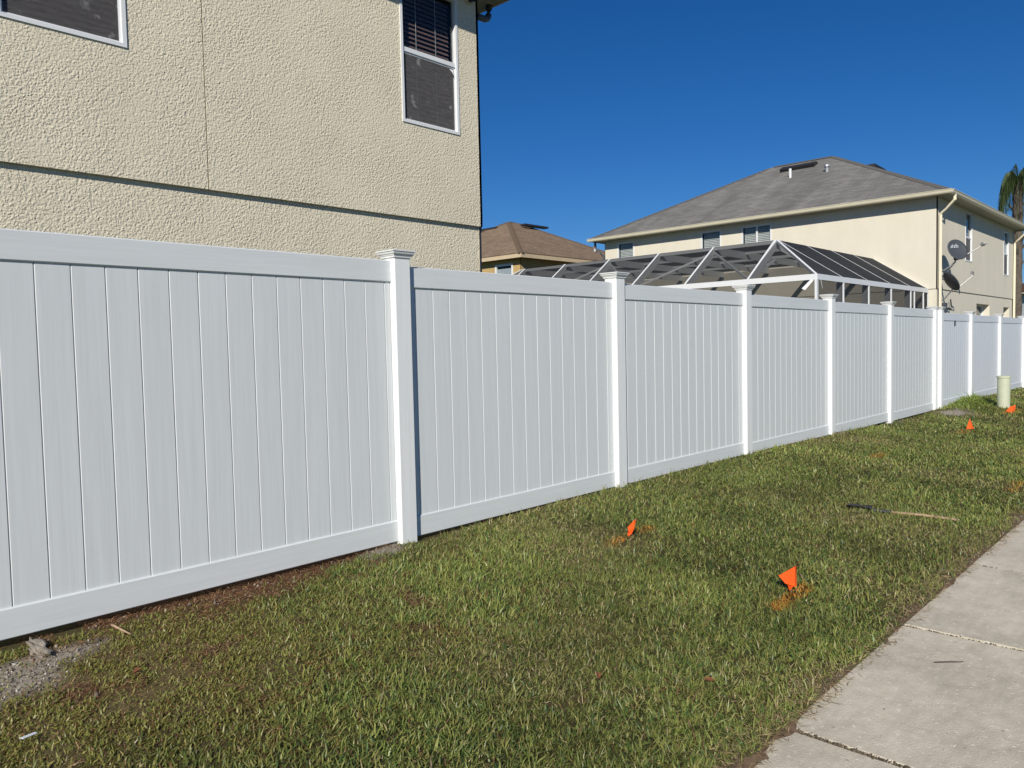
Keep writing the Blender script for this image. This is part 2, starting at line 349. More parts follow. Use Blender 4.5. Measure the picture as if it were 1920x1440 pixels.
# ------------------------------------------------------------------ the near vinyl fence
def chamf(x0, x1, y0, y1, c):   # square with cut corners
    return [(x0+c, y0), (x1-c, y0), (x1, y0+c), (x1, y1-c), (x1-c, y1), (x0+c, y1), (x0, y1-c), (x0, y0+c)]
PW = .127
post_me = {}
def post_mesh(h):
    k = round(h, 3)
    if k not in post_me: post_me[k] = MB().prism(chamf(0, PW, 0, PW, .004), 0, h).mesh('post'); post_me[k].materials.append(VP)
    return post_me[k]
def ring_stack(prof):
    m = MB(); vs = []; c = PW/2
    for w, z in prof: vs += [(c-w, c-w, z), (c+w, c-w, z), (c+w, c+w, z), (c-w, c+w, z)]
    n = len(prof); fs = [(i*4+k, i*4+(k+1) % 4, i*4+4+(k+1) % 4, i*4+4+k) for i in range(n-1) for k in range(4)]
    m.add(vs, fs+[(3, 2, 1, 0), tuple(range(n*4-4, n*4))]); return m
cap_skirt = ring_stack([(.0645, 0), (.071, .0015), (.073, .012), (.078, .0165), (.079, .021), (.086, .0255), (.089, .033), (.089, .0355)]).mesh('cap_moulding'); cap_skirt.materials.append(VCAP)
cap_plate = ring_stack([(.083, .0355), (.083, .0385), (.094, .040), (.095, .0475), (.091, .0495), (.004, .058)]).mesh('post_cap'); cap_plate.materials.append(VCAP)
def add_post(fence, x, y, zb, zt):
    o = link('post', post_mesh(zt-zb), fence, Vector((x, y, zb))-fence.location)
    c = link('post_cap', cap_plate, o, (0, 0, zt-zb)); link('cap_moulding', cap_skirt, o, (0, 0, zt-zb))
    return o
RT = .044; RY = .0415          # rail thickness, rail face behind post face
RH = .140
def rail_poly(y0, h, flip=False):
    c = .0055; return [(y0+c, 0), (y0+RT-c, 0), (y0+RT, c), (y0+RT, h-c), (y0+RT-c, h), (y0+c, h), (y0, h-c), (y0, c)]
BW = .1523
def board_mesh(h, w, mat):
    g_, c = .0011, .0042; t = .022
    poly = [(g_, c), (g_+c*.8, 0), (w-g_-c*.8, 0), (w-g_, c), (w-g_, t), (g_, t)]
    m = MB().prism(poly, 0, h).mesh('board'); m.materials.append(mat); return m
def add_panel(fence, x0, x1, y, zb, zt, mb, mr, seam0=None):
    """x0..x1 the clear gap between posts, y the post front face"""
    lo = MB().prism(rail_poly(0, RH), 0, x1-x0, 'x').mesh('rail'); lo.materials.append(mr)
    base = Vector((x0, y+RY, 0))-fence.location
    link('rail', lo, fence, base+Vector((0, 0, zb))); link('rail', lo, fence, base+Vector((0, 0, zt-RH)))
    h = (zt-RH)-(zb+RH)+.03; L = x1-x0
    n = 14; first = (L-n*BW)/2
    if seam0 is not None: first = seam0
    full = board_mesh(h, BW, mb); zz = zb+RH-.015; yb = .0115
    xs = []; x = first
    while x > .001: x -= BW
    while x < L-.001:
        a, b = max(0, x), min(L, x+BW)
        if b-a > .004:
            me = full if b-a > BW-1e-4 else board_mesh(h, b-a, mb)
            link('board', me, fence, base+Vector((a, yb, zz)))
        x += BW
fence = empty('vinyl_fence', (.674, 0, 0)); tag(fence, 'white vinyl privacy fence of vertical boards along the lawn, its posts square capped', 'fence')
px = [-1.855, .605, 3.103, 5.522, 7.955, 10.40, 12.805, 15.24]
ptop = [1.845, 1.842, 1.837, 1.827, 1.818, 1.801, 1.769, 1.748]
pan = [(-.012, 1.825), (-.012, 1.822), (-.011, 1.791), (-.014, 1.784), (-.036, 1.775), (-.052, 1.760), (-.068, 1.744)]
for i, x in enumerate(px):
    add_post(fence, x, 0, -.45, ptop[i])
for i, (zb, zt) in enumerate(pan):
    add_panel(fence, px[i]+PW, px[i+1], 0, zb, zt, VB, VR, seam0=(1.0764-px[1]-PW) % BW if i == 1 else None)
# the neighbour's run of the same fence, set a little forward
F2Y = -.055
fence2 = empty('vinyl_fence', (15.40, F2Y, 0)); tag(fence2, 'bluish white smooth vinyl fence beyond the double post, behind the pale green pipe', 'fence')
px2 = [15.385, 17.55, 20.12, 22.72, 25.3]; pt2 = [1.742, 1.700, 1.690, 1.68, 1.67]
for i, x in enumerate(px2): add_post(fence2, x, F2Y, -.4, pt2[i])
for i in range(4): add_panel(fence2, px2[i]+PW, px2[i+1], F2Y, -.045, [1.688, 1.682, 1.675, 1.665][i], VB2, VR2)
MB().box(16.42, 16.48, F2Y+RY-.006, F2Y+RY+.012, 1.46, 1.56).build('latch_bracket', DARKM, fence2)

# ------------------------------------------------------------------ walls with openings, windows, roofs
def Tmy(y): return lambda p: (p[0], y-p[2], p[1])        # wall facing -Y: (u, v, out) -> world
def Tmx(x): return lambda p: (x-p[2], p[0], p[1])        # wall facing -X: (u, v, out)
def Tpx(x): return lambda p: (x+p[2], p[0], p[1])
def Tpy(y): return lambda p: (p[0], y+p[2], p[1])
def wall(T, u0, u1, v0, v1, holes, depth=.12, thick=.02):
    m = MB(T); us = sorted({u0, u1, *[h[0] for h in holes], *[h[1] for h in holes]}); vs = sorted({v0, v1, *[h[2] for h in holes], *[h[3] for h in holes]})
    for a, b in zip(us, us[1:]):
        for c, d in zip(vs, vs[1:]):
            cu_, cv = (a+b)/2, (c+d)/2
            if any(h[0] < cu_ < h[1] and h[2] < cv < h[3] for h in holes): continue
            m.add([(a, c, 0), (b, c, 0), (b, d, 0), (a, d, 0)], [(0, 1, 2, 3)])
    for h in holes:
        a, b, c, d = h[:4]; D = h[4] if len(h) > 4 else depth
        m.add([(a, c, 0), (b, c, 0), (b, d, 0), (a, d, 0), (a, c, -D), (b, c, -D), (b, d, -D), (a, d, -D)], [(0, 1, 5, 4), (1, 2, 6, 5), (2, 3, 7, 6), (3, 0, 4, 7)])
        if len(h) > 5: m.add([(a, c, -D), (b, c, -D), (b, d, -D), (a, d, -D)], [(0, 1, 2, 3)])
    # close the edges so that the skin has thickness
    m.add([(u0, v0, 0), (u1, v0, 0), (u1, v1, 0), (u0, v1, 0), (u0, v0, -thick), (u1, v0, -thick), (u1, v1, -thick), (u0, v1, -thick)], [(0, 1, 5, 4), (1, 2, 6, 5), (2, 3, 7, 6), (3, 0, 4, 7)])
    return m
def frame_mb(T, u0, u1, v0, v1, w, d0, d1, m=None):
    m = m or MB(T)
    m.box(u0, u0+w, v0, v1, d0, d1); m.box(u1-w, u1, v0, v1, d0, d1); m.box(u0+w, u1-w, v0, v0+w, d0, d1); m.box(u0+w, u1-w, v1-w, v1, d0, d1); return m
def window(house, T, u0, u1, v0, v1, rec=.05, fw=.05, meet=None, blind=None, scr=False, slats=None, mull=None, proud=.012, frame=None, shade=False):
    f = frame_mb(T, u0, u1, v0, v1, fw, -rec-.03, proud).build('window', frame or WHITE, house)
    z = -rec
    if meet: MB(T).box(u0+fw, u1-fw, meet-.025, meet+.025, z-.03, z+.025).build('meeting_rail', frame or WHITE, f)
    if mull: MB(T).box(mull-.03, mull+.03, v0+fw, v1-fw, z-.03, z+.025).build('mullion', frame or WHITE, f)
    MB(T).box(u0+fw, u1-fw, v0+fw, v1-fw, z-.012, z-.006).build('pane', GLASS, f)
    if scr:
        frame_mb(T, u0+fw, u1-fw, v0+fw, (meet or v1)-.026, .018, z, z+.012).build('screen_frame', frame or WHITE, f)
        MB(T).add([(u0+fw+.018, v0+fw+.018, z+.008), (u1-fw-.018, v0+fw+.018, z+.008), (u1-fw-.018, (meet or v1)-.045, z+.008), (u0+fw+.018, (meet or v1)-.045, z+.008)], [(0, 1, 2, 3)]).build('insect_screen', WSCREEN, f, fix=False)
    if blind:
        sp, bm_, single = blind; a, b = u0+fw+.012, u1-fw-.03; v = v0+fw+.03; mm = MB(T)
        while v < v1-fw-.02:
            q = [(a, v, z-.055), (b, v, z-.055), (b, v+sp*.86, z-.085), (a, v+sp*.86, z-.085)]
            vs = q+[(p[0], p[1]+.003, p[2]+.002) for p in q]; fs = [(0, 1, 2, 3), (4, 5, 6, 7), (0, 1, 5, 4), (1, 2, 6, 5), (2, 3, 7, 6), (3, 0, 4, 7)]
            if single: MB(T).add(vs, fs).build('blind_slat', bm_, f)
            else: mm.add(vs, fs)
            v += sp
        if not single: tag(mm.build('blind', bm_, f), kind='stuff')
        if single:
            for k in (.33, .72):
                uu = a+(b-a)*k; MB(T).box(uu-.002, uu+.002, v0+fw, v1-fw, z-.052, z-.049).build('blind_cord', WHITE, f)
    if shade: MB(T).box(u0+fw+.01, u1-fw-.01, v0+fw, v1-fw-.12, z-.05, z-.045).build('roller_shade', SHADE, f)
    # the dark room behind
    r = MB(T); D = -.75
    r.add([(u0+.01, v0+.01, z-.03), (u1-.01, v0+.01, z-.03), (u1-.01, v1-.01, z-.03), (u0+.01, v1-.01, z-.03), (u0-.2, v0-.2, D), (u1+.2, v0-.2, D), (u1+.2, v1+.2, D), (u0-.2, v1+.2, D)],
          [(4, 5, 6, 7), (0, 1, 5, 4), (1, 2, 6, 5), (2, 3, 7, 6), (3, 0, 4, 7)]).build('room_interior', INT, f, fix=False)
    return f
def hip_roof(house, x0, x1, y0, y1, ze, ra, rb, zr, mat, th=.05, name='roof'):
    """eave rectangle, ridge from ra to rb (xy), a closed slab with UVs in metres along each slope"""
    a, b = (ra[0], ra[1], zr), (rb[0], rb[1], zr)
    c = [(x0, y0, ze), (x1, y0, ze), (x1, y1, ze), (x0, y1, ze)]
    alongx = abs(ra[0]-rb[0]) > abs(ra[1]-rb[1])
    if alongx: faces = [[c[0], c[1], b, a], [c[1], c[2], b], [c[2], c[3], a, b], [c[3], c[0], a]]
    else: faces = [[c[0], c[1], a], [c[1], c[2], b, a], [c[2], c[3], b], [c[3], c[0], a, b]]
    me = bpy.data.meshes.new(name); vs = []; fs = []; uvs = []
    for f in faces:
        n = len(vs); vs += f; fs.append(tuple(range(n, n+len(f))))
        p0, p1 = Vector(f[0]), Vector(f[1]); e = (p1-p0).normalized(); nn = e.cross(Vector(f[2])-p0).normalized(); s = nn.cross(e)
        uvs += [((Vector(p)-p0).dot(e), (Vector(p)-p0).dot(s)) for p in f]
    n = len(vs); vs += [(p[0], p[1], p[2]-th) for p in c]; fs.append((n+3, n+2, n+1, n)); uvs += [(0, 0)]*4
    for i in range(4):
        j = (i+1) % 4; m = len(vs); vs += [c[i], c[j], (*c[j][:2], ze-th), (*c[i][:2], ze-th)]; fs.append((m+3, m+2, m+1, m)); uvs += [(0, 0)]*4
    me.from_pydata(vs, [], fs); uvl = me.uv_layers.new(name='UVMap')
    for li, l in enumerate(me.loops): uvl.data[li].uv = uvs[l.vertex_index]
    me.materials.append(mat); r = link(name, me, house)
    # shingle caps over the hips and the ridge, one by one
    lines = [(c[0], a), (c[1], a if not alongx else b), (c[2], b), (c[3], a if alongx else b)]
    if (Vector(a)-Vector(b)).length > .3: lines.append((a, b))
    return r, lines
def hip_caps(roof, lines, mat, step=.24):
    me = None
    for p, q in lines:
        p, q = Vector(p), Vector(q); L = (q-p).length; t = (q-p).normalized(); side = Vector((-t.y, t.x, 0)).normalized(); up = t.cross(side)
        if up.z < 0: up = -up
        n = int(L/step)
        for i in range(n):
            a = p+t*(i*step); b = p+t*(i*step+step*1.08); m = MB(); dr = .062 if abs(t.z) > .05 else .07
            vs = []
            for pt, lift in ((a, .030), (b, .016)):
                vs += [pt+up*lift, pt+side*.14+Vector((0, 0, -dr))+up*lift, pt-side*.14+Vector((0, 0, -dr))+up*lift]
            m.add(vs, [(0, 1, 4, 3), (0, 3, 5, 2), (0, 2, 1)]); yield m

# ------------------------------------------------------------------ near house on the left (cream stucco, two storeys)
H1 = empty('stucco_house', (6.87, 3.0, -.06)); tag(H1, 'tall cream stucco house wall rising directly behind the white fence', 'house')
ZL = 2.76; ZT = 5.66; LX = -9.5; HX = 6.872; HYB = 14.
Tu = Tmy(3.0); Tl = Tmy(3.040)
w1 = (1.70, 2.655, 3.862, 5.45); w2 = (5.634, 6.512, 3.828, 5.45)
w0 = (-3.2, -2.3, 3.85, 5.45)
upw = wall(Tu, LX, HX, ZL, ZT, [w0+(.09,), w1+(.09,), w2+(.09,), (3.325, 3.336, ZL, ZT, .022, 1)], .09, .035).build('upper_wall', ST1, H1, fix=False)
wall(Tl, LX, HX-.028, -.4, ZL+.003, [(-4, -3, .9, 2.1, .1)], .1).build('lower_wall', ST1, H1, fix=False)
wall(Tpx(HX), 3.0, HYB, ZL, ZT, [], .1, .035).build('end_wall', ST1, H1, fix=False)
wall(Tpx(HX-.03), 3.032, HYB, -.4, ZL+.003, []).build('end_wall', ST1, H1, fix=False)
wall(Tpy(HYB), LX, HX, -.4, ZT, []).build('back_wall', ST1, H1, fix=False); wall(Tmx(LX), 3.0, HYB, -.4, ZT, []).build('end_wall', ST1, H1, fix=False)
window(H1, Tu, *w0, rec=.05, fw=.045, meet=4.66, scr=True)
window(H1, Tu, *w1, rec=.03, fw=.033, meet=4.68, scr=True, blind=(.052, BLINDB, False))
wf = window(H1, Tu, *w2, rec=.03, fw=.033, meet=4.655, scr=True, blind=(.052, BLINDB, True))
window(H1, Tl, -4, -3, .9, 2.1, rec=.06)
# a torn corner of the insect screen, curled
MB(Tu).add([(6.39, 4.60, -.02), (6.45, 4.60, -.02), (6.43, 4.52, .012), (6.405, 4.55, .02)], [(0, 1, 2, 3)]).build('torn_screen_flap', WHITE, wf, fix=False)
OV = .45
ex0, ex1, ey0, ey1 = LX-OV, HX+OV, 3.0-OV, HYB+OV
rf, ln = hip_roof(H1, ex0, ex1, ey0, ey1, 5.80, (ex0+5.95, 8.5), (ex1-5.95, 8.5), 8.72, ROOFG)
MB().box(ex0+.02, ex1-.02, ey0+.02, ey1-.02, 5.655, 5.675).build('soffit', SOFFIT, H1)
fa = MB(); fa.box(ex0, ex1, ey0, ey0+.02, 5.64, 5.748); fa.box(ex0, ex1, ey1-.02, ey1, 5.64, 5.748); fa.box(ex0, ex0+.02, ey0+.02, ey1-.02, 5.64, 5.748); fa.box(ex1-.02, ex1, ey0+.02, ey1-.02, 5.64, 5.748); fa.build('fascia', TRIM, H1)
# downspout on the end wall, elbow under the eave
dsp = MB(); dsp.tube([(7.26, 3.18, 5.72), (7.255, 3.18, 5.60), (7.24, 3.17, 5.52), (7.20, 3.16, 5.465), (7.14, 3.15, 5.44), (7.0, 3.13, 5.425), (6.95, 3.12, 5.40), (6.925, 3.115, 5.33), (6.92, 3.11, 5.2), (6.915, 3.10, 2.85), (6.885, 3.10, 2.70), (6.88, 3.10, .0)], .042, 8)
dsp.build('downspout', GREYP, H1, smooth=True)
# small round security light under the eave
sl_ = MB(Tu).tube([(6.71, 5.50, 0), (6.71, 5.50, .03)], .055, 16).build('wall_light', TRIM, H1); MB(Tu).tube([(6.71, 5.50, .028), (6.71, 5.49, .10)], [.035, .04], 14).build('lens_hood', BLACKV, sl_)

# ------------------------------------------------------------------ house with the grey shingled roof behind the pool screen
H2 = empty('stucco_house', (26.04, 2.77, -.1)); tag(H2, 'two storey pale stucco house with grey shingled hip roof beyond the pool screen', 'house')
X2, Y2, X2B, Y2B = 26.04, 2.77, 36.9, 15.22; ZL2 = 2.73; ZT2 = 5.56
Tb = Tmx(X2); Tbl = Tmx(X2+.03); Ts = Tmy(Y2); Tsl = Tmy(Y2+.03)
bw = [(9.95, 10.78, 4.10, 5.36), (8.02, 9.15, 4.10, 5.36), (13.77, 14.58, 4.10, 5.36)]
sw_ = [(29.30, 30.20, 3.78, 5.42), (35.05, 35.95, 3.60, 5.30)]
slw = [(31.0, 32.95, .9, 2.40, .32), (35.25, 36.3, .9, 2.37, .32)]
wall(Tb, Y2, Y2B, ZL2, ZT2, [h+(.08,) for h in bw], .08, .033).build('rear_upper_wall', ST2, H2, fix=False)
wall(Tbl, Y2+.028, Y2B, -.4, ZL2+.003, [(4.4, 8.6, 0, 2.1, .1), (10.2, 11.6, .9, 2.1, .1)], .1).build('rear_lower_wall', ST2, H2, fix=False)
wall(Ts, X2, X2B, ZL2, ZT2, [h+(.10,) for h in sw_], .10, .033).build('side_upper_wall', ST2, H2, fix=False)
wall(Tsl, X2+.028, X2B, -.4, ZL2+.003, slw, .3).build('side_lower_wall', ST2, H2, fix=False)
wall(Tpy(Y2B), X2, X2B, -.4, ZT2, []).build('far_wall', ST2, H2, fix=False); wall(Tpx(X2B), Y2, Y2B, -.4, ZT2, []).build('front_wall', ST2, H2, fix=False)
for h in (bw[0], bw[2]): window(H2, Tb, *h, rec=.03, fw=.05, blind=(.058, BLINDG, False))
window(H2, Tb, *bw[1], rec=.03, fw=.05, mull=8.57, blind=(.058, BLINDG, False))
window(H2, Ts, *sw_[0], rec=.05, fw=.04, meet=4.60, scr=True, blind=(.06, BLINDG, False)); window(H2, Ts, *sw_[1], rec=.05, fw=.04, meet=4.45, scr=True, shade=True)
for h in slw: window(H2, Tsl, *h[:4], rec=.26, fw=.05, mull=(h[0]+h[1])/2, blind=(.06, BLINDG, False), proud=-.22)
dw = window(H2, Tbl, 4.4, 8.6, 0, 2.1, rec=.06, fw=.06, mull=6.5); window(H2, Tbl, 10.2, 11.6, .9, 2.1, rec=.06)
O2 = .42; e = (X2-O2, X2B+O2, Y2-O2, Y2B+O2)
rf2, ln2 = hip_roof(H2, *e, 5.615, (31.46, 7.95), (31.46, 10.45), 8.53, ROOFG)
for m in hip_caps(rf2, ln2, ROOFG): m.build('ridge_cap', ROOFG, rf2, fix=False)
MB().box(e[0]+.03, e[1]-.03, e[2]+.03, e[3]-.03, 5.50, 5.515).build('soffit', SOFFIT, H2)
fa = MB(); fa.box(e[0], e[1], e[3]-.02, e[3], 5.48, 5.563); fa.box(e[1]-.02, e[1], e[2]+.02, e[3]-.02, 5.48, 5.563); fa.box(e[0]+.02, e[1]-.02, e[2]+.005, e[2]+.025, 5.49, 5.563); fa.box(e[0]+.005, e[0]+.025, e[2]+.03, e[3]-.02, 5.49, 5.563); fa.build('fascia', TRIM, H2)
gp = [(0, 0), (-.075, 0), (-.095, .03), (-.11, .085), (-.125, .10), (-.125, .112), (-.11, .112), (-.10, .105), (0, .105)]
MB().prism([(e[0]+p[0], 5.488+p[1]) for p in gp], e[2]-.1, e[3]+.1, 'y').build('gutter', CREAM, H2)
MB().prism([(e[2]+p[0], 5.488+p[1]) for p in gp], e[0]+.004, e[1]+.1, 'x').build('gutter', CREAM, H2)
def downspout(house, pts, mat, w=.075):
    m = MB()
    for a, b in zip(pts, pts[1:]):
        a_, b_ = Vector(a), Vector(b); t = (b_-a_).normalized(); m.bar(a_-t*.012, b_+t*.012, w, w*.8, up=(1, .3, .0) if abs(t.z) > .9 else (0, 0, 1))
    return m.build('downspout', mat, house)
downspout(H2, [(X2-.02, Y2-O2-.05, 5.50), (X2-.02, Y2-O2-.05, 5.34), (X2+.05, Y2-.22, 5.10), (X2+.10, Y2-.06, 4.98), (X2+.10, Y2-.05, -.1)], CREAM)
downspout(H2, [(X2B-.25, Y2-O2-.05, 5.50), (X2B-.25, Y2-O2-.05, 5.34), (X2B-.2, Y2-.22, 5.10), (X2B-.15, Y2-.06, 4.98), (X2B-.15, Y2-.05, -.1)], CREAM)
downspout(H2, [(X2-.2, Y2B+O2-.08, 5.5), (X2-.2, Y2B+O2-.08, 5.25), (X2-.12, Y2B+.12, 5.02), (X2-.02, Y2B+.06, 4.9), (X2-.02, Y2B+.06, 3)], GREYP)
# roof fittings: dark off-ridge vents and plumbing stacks
def slope_pt(y, z):            # on the rear slope (facing -X)
    x = e[0]+(31.46-e[0])*(z-5.615)/(8.53-5.615); return Vector((x, y, z))
sl_dir = (Vector((31.46, 0, 8.53))-Vector((e[0], 0, 5.615))).normalized(); sl_n = Vector((-sl_dir.z, 0, sl_dir.x))
c0, c1 = slope_pt(9.66, 8.02), slope_pt(8.28, 8.02)
m = MB(); vs = []
for q in (c0, c1): vs += [q, q+sl_dir*.42, q+sl_dir*.30+sl_n*.13, q+sl_n*.13-sl_dir*.03]
m.add(vs, [(0, 1, 2, 3), (7, 6, 5, 4), (0, 4, 5, 1), (1, 5, 6, 2), (2, 6, 7, 3), (3, 7, 4, 0)]); m.build('ridge_vent', BLACKV, rf2)
q = Vector((32.9, 7.2, 8.06)); MB().bar(q+Vector((-.55, -.35, .02)), q+Vector((.75, -.35, -.02)), .4, .16).build('ridge_vent', BLACKV, rf2)
q = slope_pt(8.85, 7.56); MB().tube([q-Vector((0, 0, .05)), q+Vector((0, 0, .34))], .05, 10).build('vent_stack', WHITE, rf2)
q = slope_pt(7.42, 7.55); MB().tube([q-Vector((0, 0, .05)), q+Vector((0, 0, .16)), q+Vector((0, 0, .17)), q+Vector((0, 0, .25))], [.07, .07, .12, .11], 12).build('vent_stack', STEEL, rf2)

# ------------------------------------------------------------------ pool screen enclosure
CG = empty('pool_enclosure', (17.45, 3.02, -.1)); tag(CG, 'white aluminium framed pool screen enclosure with hipped dark mesh roof', 'pool enclosure')
cx0, cx1, cy0, cy1 = 17.45, 25.98, 3.02, 15.05; ze, zt = 2.675, 3.80; ins = 1.52
tx, ty0, ty1 = cx0+ins, cy0+ins+.08, 13.4
bays_y = [4.68, 6.40, 8.12, 9.84, 11.57, 13.30]; bays_x = [19.05, 20.80, 22.55, 24.28]
def beam(a, b, w, h, name='beam', mat=ALU, up=(0, 0, 1)): return MB().bar(a, b, w, h, up).build(name, mat, CG)
def under(a, b, w, h, n, name):
    """beam hung under the mesh plane: only its outer edge stands 12 mm proud"""
    n = Vector(n).normalized(); o = -n*(h/2-.004); return MB().bar(Vector(a)+o, Vector(b)+o, w, h, n).build(name, ALU, CG)
zb_ = ze+.06; nf = (-(zt-zb_), 0, ins); ns = (0, -(zt-zb_), ty0-cy0)
beam((cx0, cy0-.03, ze), (cx0, cy1, ze), .05, .13); beam((cx0-.028, cy0, ze), (cx1, cy0, ze), .05, .13)
beam((cx0, cy1, ze), (cx1, cy1, ze), .05, .13)
under((tx+.035, ty0, zt-.01), (tx+.035, ty1, zt-.01), .05, .08, (0, 0, 1), 'beam'); under((tx, ty0+.035, zt-.01), (cx1, ty0+.035, zt-.01), .05, .08, (0, 0, 1), 'beam')
for y in bays_y: under((cx0, y, zb_), (tx, y, zt), .05, .20, nf, 'rafter'); under((tx+.03, y, zt), (cx1, y, zt), .05, .20, (0, 0, 1), 'roof_beam')
for x in bays_x: under((x, cy0, zb_), (x, ty0, zt), .038, .20, ns, 'rafter'); under((x, ty0, zt), (x, ty1, zt), .05, .08, (0, 0, 1), 'purlin')
under((cx0, cy0, zb_), (tx, ty0, zt), .05, .07, (-.4, -.4, 1), 'hip_rafter'); under((cx0, cy1, zb_), (tx, ty1, zt), .05, .07, (-.4, .4, 1), 'hip_rafter')
under((cx1, cy0, zb_), (cx1, ty0, zt), .05, .05, ns, 'rafter')
for a, b in (((cx0+.08, 4.68, ze+.04), (tx, 6.40, zt-.14)), ((cx0+.08, 8.12, ze+.04), (tx, 6.40, zt-.14)), ((cx0+.08, 8.12, ze+.04), (tx, 9.84, zt-.14)), ((cx0+.08, 11.57, ze+.04), (tx, 9.84, zt-.14)), ((cx0+.08, 4.68, ze+.04), (tx, 4.68, zt-.5))): beam(a, b, .04, .05, 'brace')
for x in [cx0]+bays_x+[24.62, 25.5, cx1]: beam((x, cy0, -.1), (x, cy0, ze-.065), .05, .05 if x != cx0 else .09, 'post', up=(1, 0, 0))
for x in bays_x: beam((x, cy0+.09, -.1), (x, cy0+.09, ze-.065), .05, .12, 'post', up=(0, 1, 0))
for y in bays_y+[cy1]: beam((cx0+.05, y, -.1), (cx0+.05, y, ze-.065), .05, .13, 'post', up=(1, 0, 0))
beam((cx0, cy0, .9), (cx1, cy0, .9), .04, .05, 'chair_rail'); beam((cx0, cy0+.06, .9), (cx0, cy1, .9), .04, .05, 'chair_rail')
def panel(vs): return MB().add(vs, [tuple(range(len(vs)))]).build('screen_panel', SCREEN, CG, fix=False)
by = [cy0]+bays_y+[cy1]
panel([(cx0, cy0, ze+.06), (tx, ty0, zt), (cx0, bays_y[0], ze+.06)])
for a, b in zip(bays_y, bays_y[1:]): panel([(cx0, a, ze+.06), (cx0, b, ze+.06), (tx, b, zt), (tx, a, zt)])
panel([(cx0, bays_y[-1], ze+.06), (cx0, cy1, ze+.06), (tx, ty1, zt), (tx, bays_y[-1], zt)])
xx = bays_x+[cx1]
panel([(cx0, cy0, ze+.06), (bays_x[0], cy0, ze+.06), (bays_x[0], ty0, zt), (tx, ty0, zt)])
for a, b in zip(xx, xx[1:]): panel([(a, cy0, ze+.06), (b, cy0, ze+.06), (b, ty0, zt), (a, ty0, zt)])
for a, b in zip([tx]+bays_x, xx): panel([(a, ty0, zt), (b, ty0, zt), (b, ty1, zt), (a, ty1, zt)])
for a, b in zip(by, by[1:]): panel([(cx0, a, -.1), (cx0, b, -.1), (cx0, b, ze), (cx0, a, ze)])
for a, b in zip([cx0]+bays_x, xx): panel([(a, cy0, -.1), (b, cy0, -.1), (b, cy0, ze), (a, cy0, ze)])
# loose strip of white flashing hanging at the corner post
MB().add([(cx0-.03, cy0+.05, 2.60), (cx0-.03, cy0+.12, 2.62), (cx0-.10, cy0+.30, 2.42), (cx0-.10, cy0+.22, 2.38)], [(0, 1, 2, 3)]).build('loose_flashing', WHITE, CG, fix=False)
MB().add([(cx0+.12, cy0-.04, 2.62), (cx0+.17, cy0-.04, 2.61), (cx0+.23, cy0-.05, 2.40), (cx0+.20, cy0-.05, 2.42)], [(0, 1, 2, 3)]).build('loose_flashing', WHITE, CG, fix=False)
# ------------------------------------------------------------------ brown roofed house farther back
H3 = empty('tan_house', (27.2, 21.1, -.1)); tag(H3, 'tan house with brown shingled hip roof and beige fascia far behind the fence', 'house')
a0, b0 = 27.22, 21.05; a1, b1 = 37.2, 31.4
window_u = (24.3, 25.9)
T3 = Tmx(a0); T3s = Tmy(b0)
wall(T3, b0, b1, -.4, 5.55, [(21.55, 22.75, 3.5, 5.25, .08), (25.6, 27.0, 3.5, 5.0, .08)]).build('wall', ST3, H3, fix=False)
wall(T3s, a0, a1, -.4, 5.55, [(28.4, 29.9, 4.2, 5.05, .08), (33, 34.2, 3.5, 5.0, .08)]).build('wall', ST3, H3, fix=False)
wall(Tpx(a1), b0, b1, -.4, 5.55, []).build('wall', ST3, H3, fix=False); wall(Tpy(b1), a0, a1, -.4, 5.55, []).build('wall', ST3, H3, fix=False)
window(H3, T3, 21.55, 22.75, 3.5, 5.25, rec=.04, fw=.09, shade=True, proud=.03); window(H3, T3, 25.6, 27.0, 3.5, 5.0, rec=.04, fw=.09, shade=True, proud=.03)
window(H3, T3s, 28.4, 29.9, 4.2, 5.05, rec=.04, fw=.06, proud=.03); window(H3, T3s, 33, 34.2, 3.5, 5.0, rec=.04, fw=.09, proud=.03)
e3 = (a0-.42, a1+.42, b0-.42, b1+.42)
rf3, ln3 = hip_roof(H3, *e3, 5.66, (31.9, 26.2), (32.6, 26.2), 8.28, ROOFB)
for m in hip_caps(rf3, ln3, ROOFB): m.build('ridge_cap', ROOFB, rf3, fix=False)
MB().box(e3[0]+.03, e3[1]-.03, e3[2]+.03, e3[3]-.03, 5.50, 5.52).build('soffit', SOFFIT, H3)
frame_mb(lambda p: (p[0], p[1], p[2]), e3[0], e3[1], e3[2], e3[3], .02, 5.43, 5.608).build('fascia', BEIGE, H3)
def vent3(x, y, ang, L):
    d = Vector((math.cos(ang), math.sin(ang), 0)); q = Vector((x, y, 0))
    k = min(x-e3[0], y-e3[2]); z = 5.66+2.62*(k/5.2)
    MB().bar(Vector((x, y, z+.02))-d*L/2, Vector((x, y, z+.02))+d*L/2, .35, .10).build('ridge_vent', BLACKV, rf3)
vent3(31.2, 27.2, math.pi/2, 1.6); vent3(33.1, 25.3, 0, 2.0)
q = Vector((36.2, 22.2, 0)); z = 5.66+2.62*(.0+22.2-e3[2])/5.2; MB().tube([(q.x-1.6, q.y, z-.05), (q.x-1.6, q.y, z+.28)], .1, 10).build('vent_stack', STEEL, rf3)

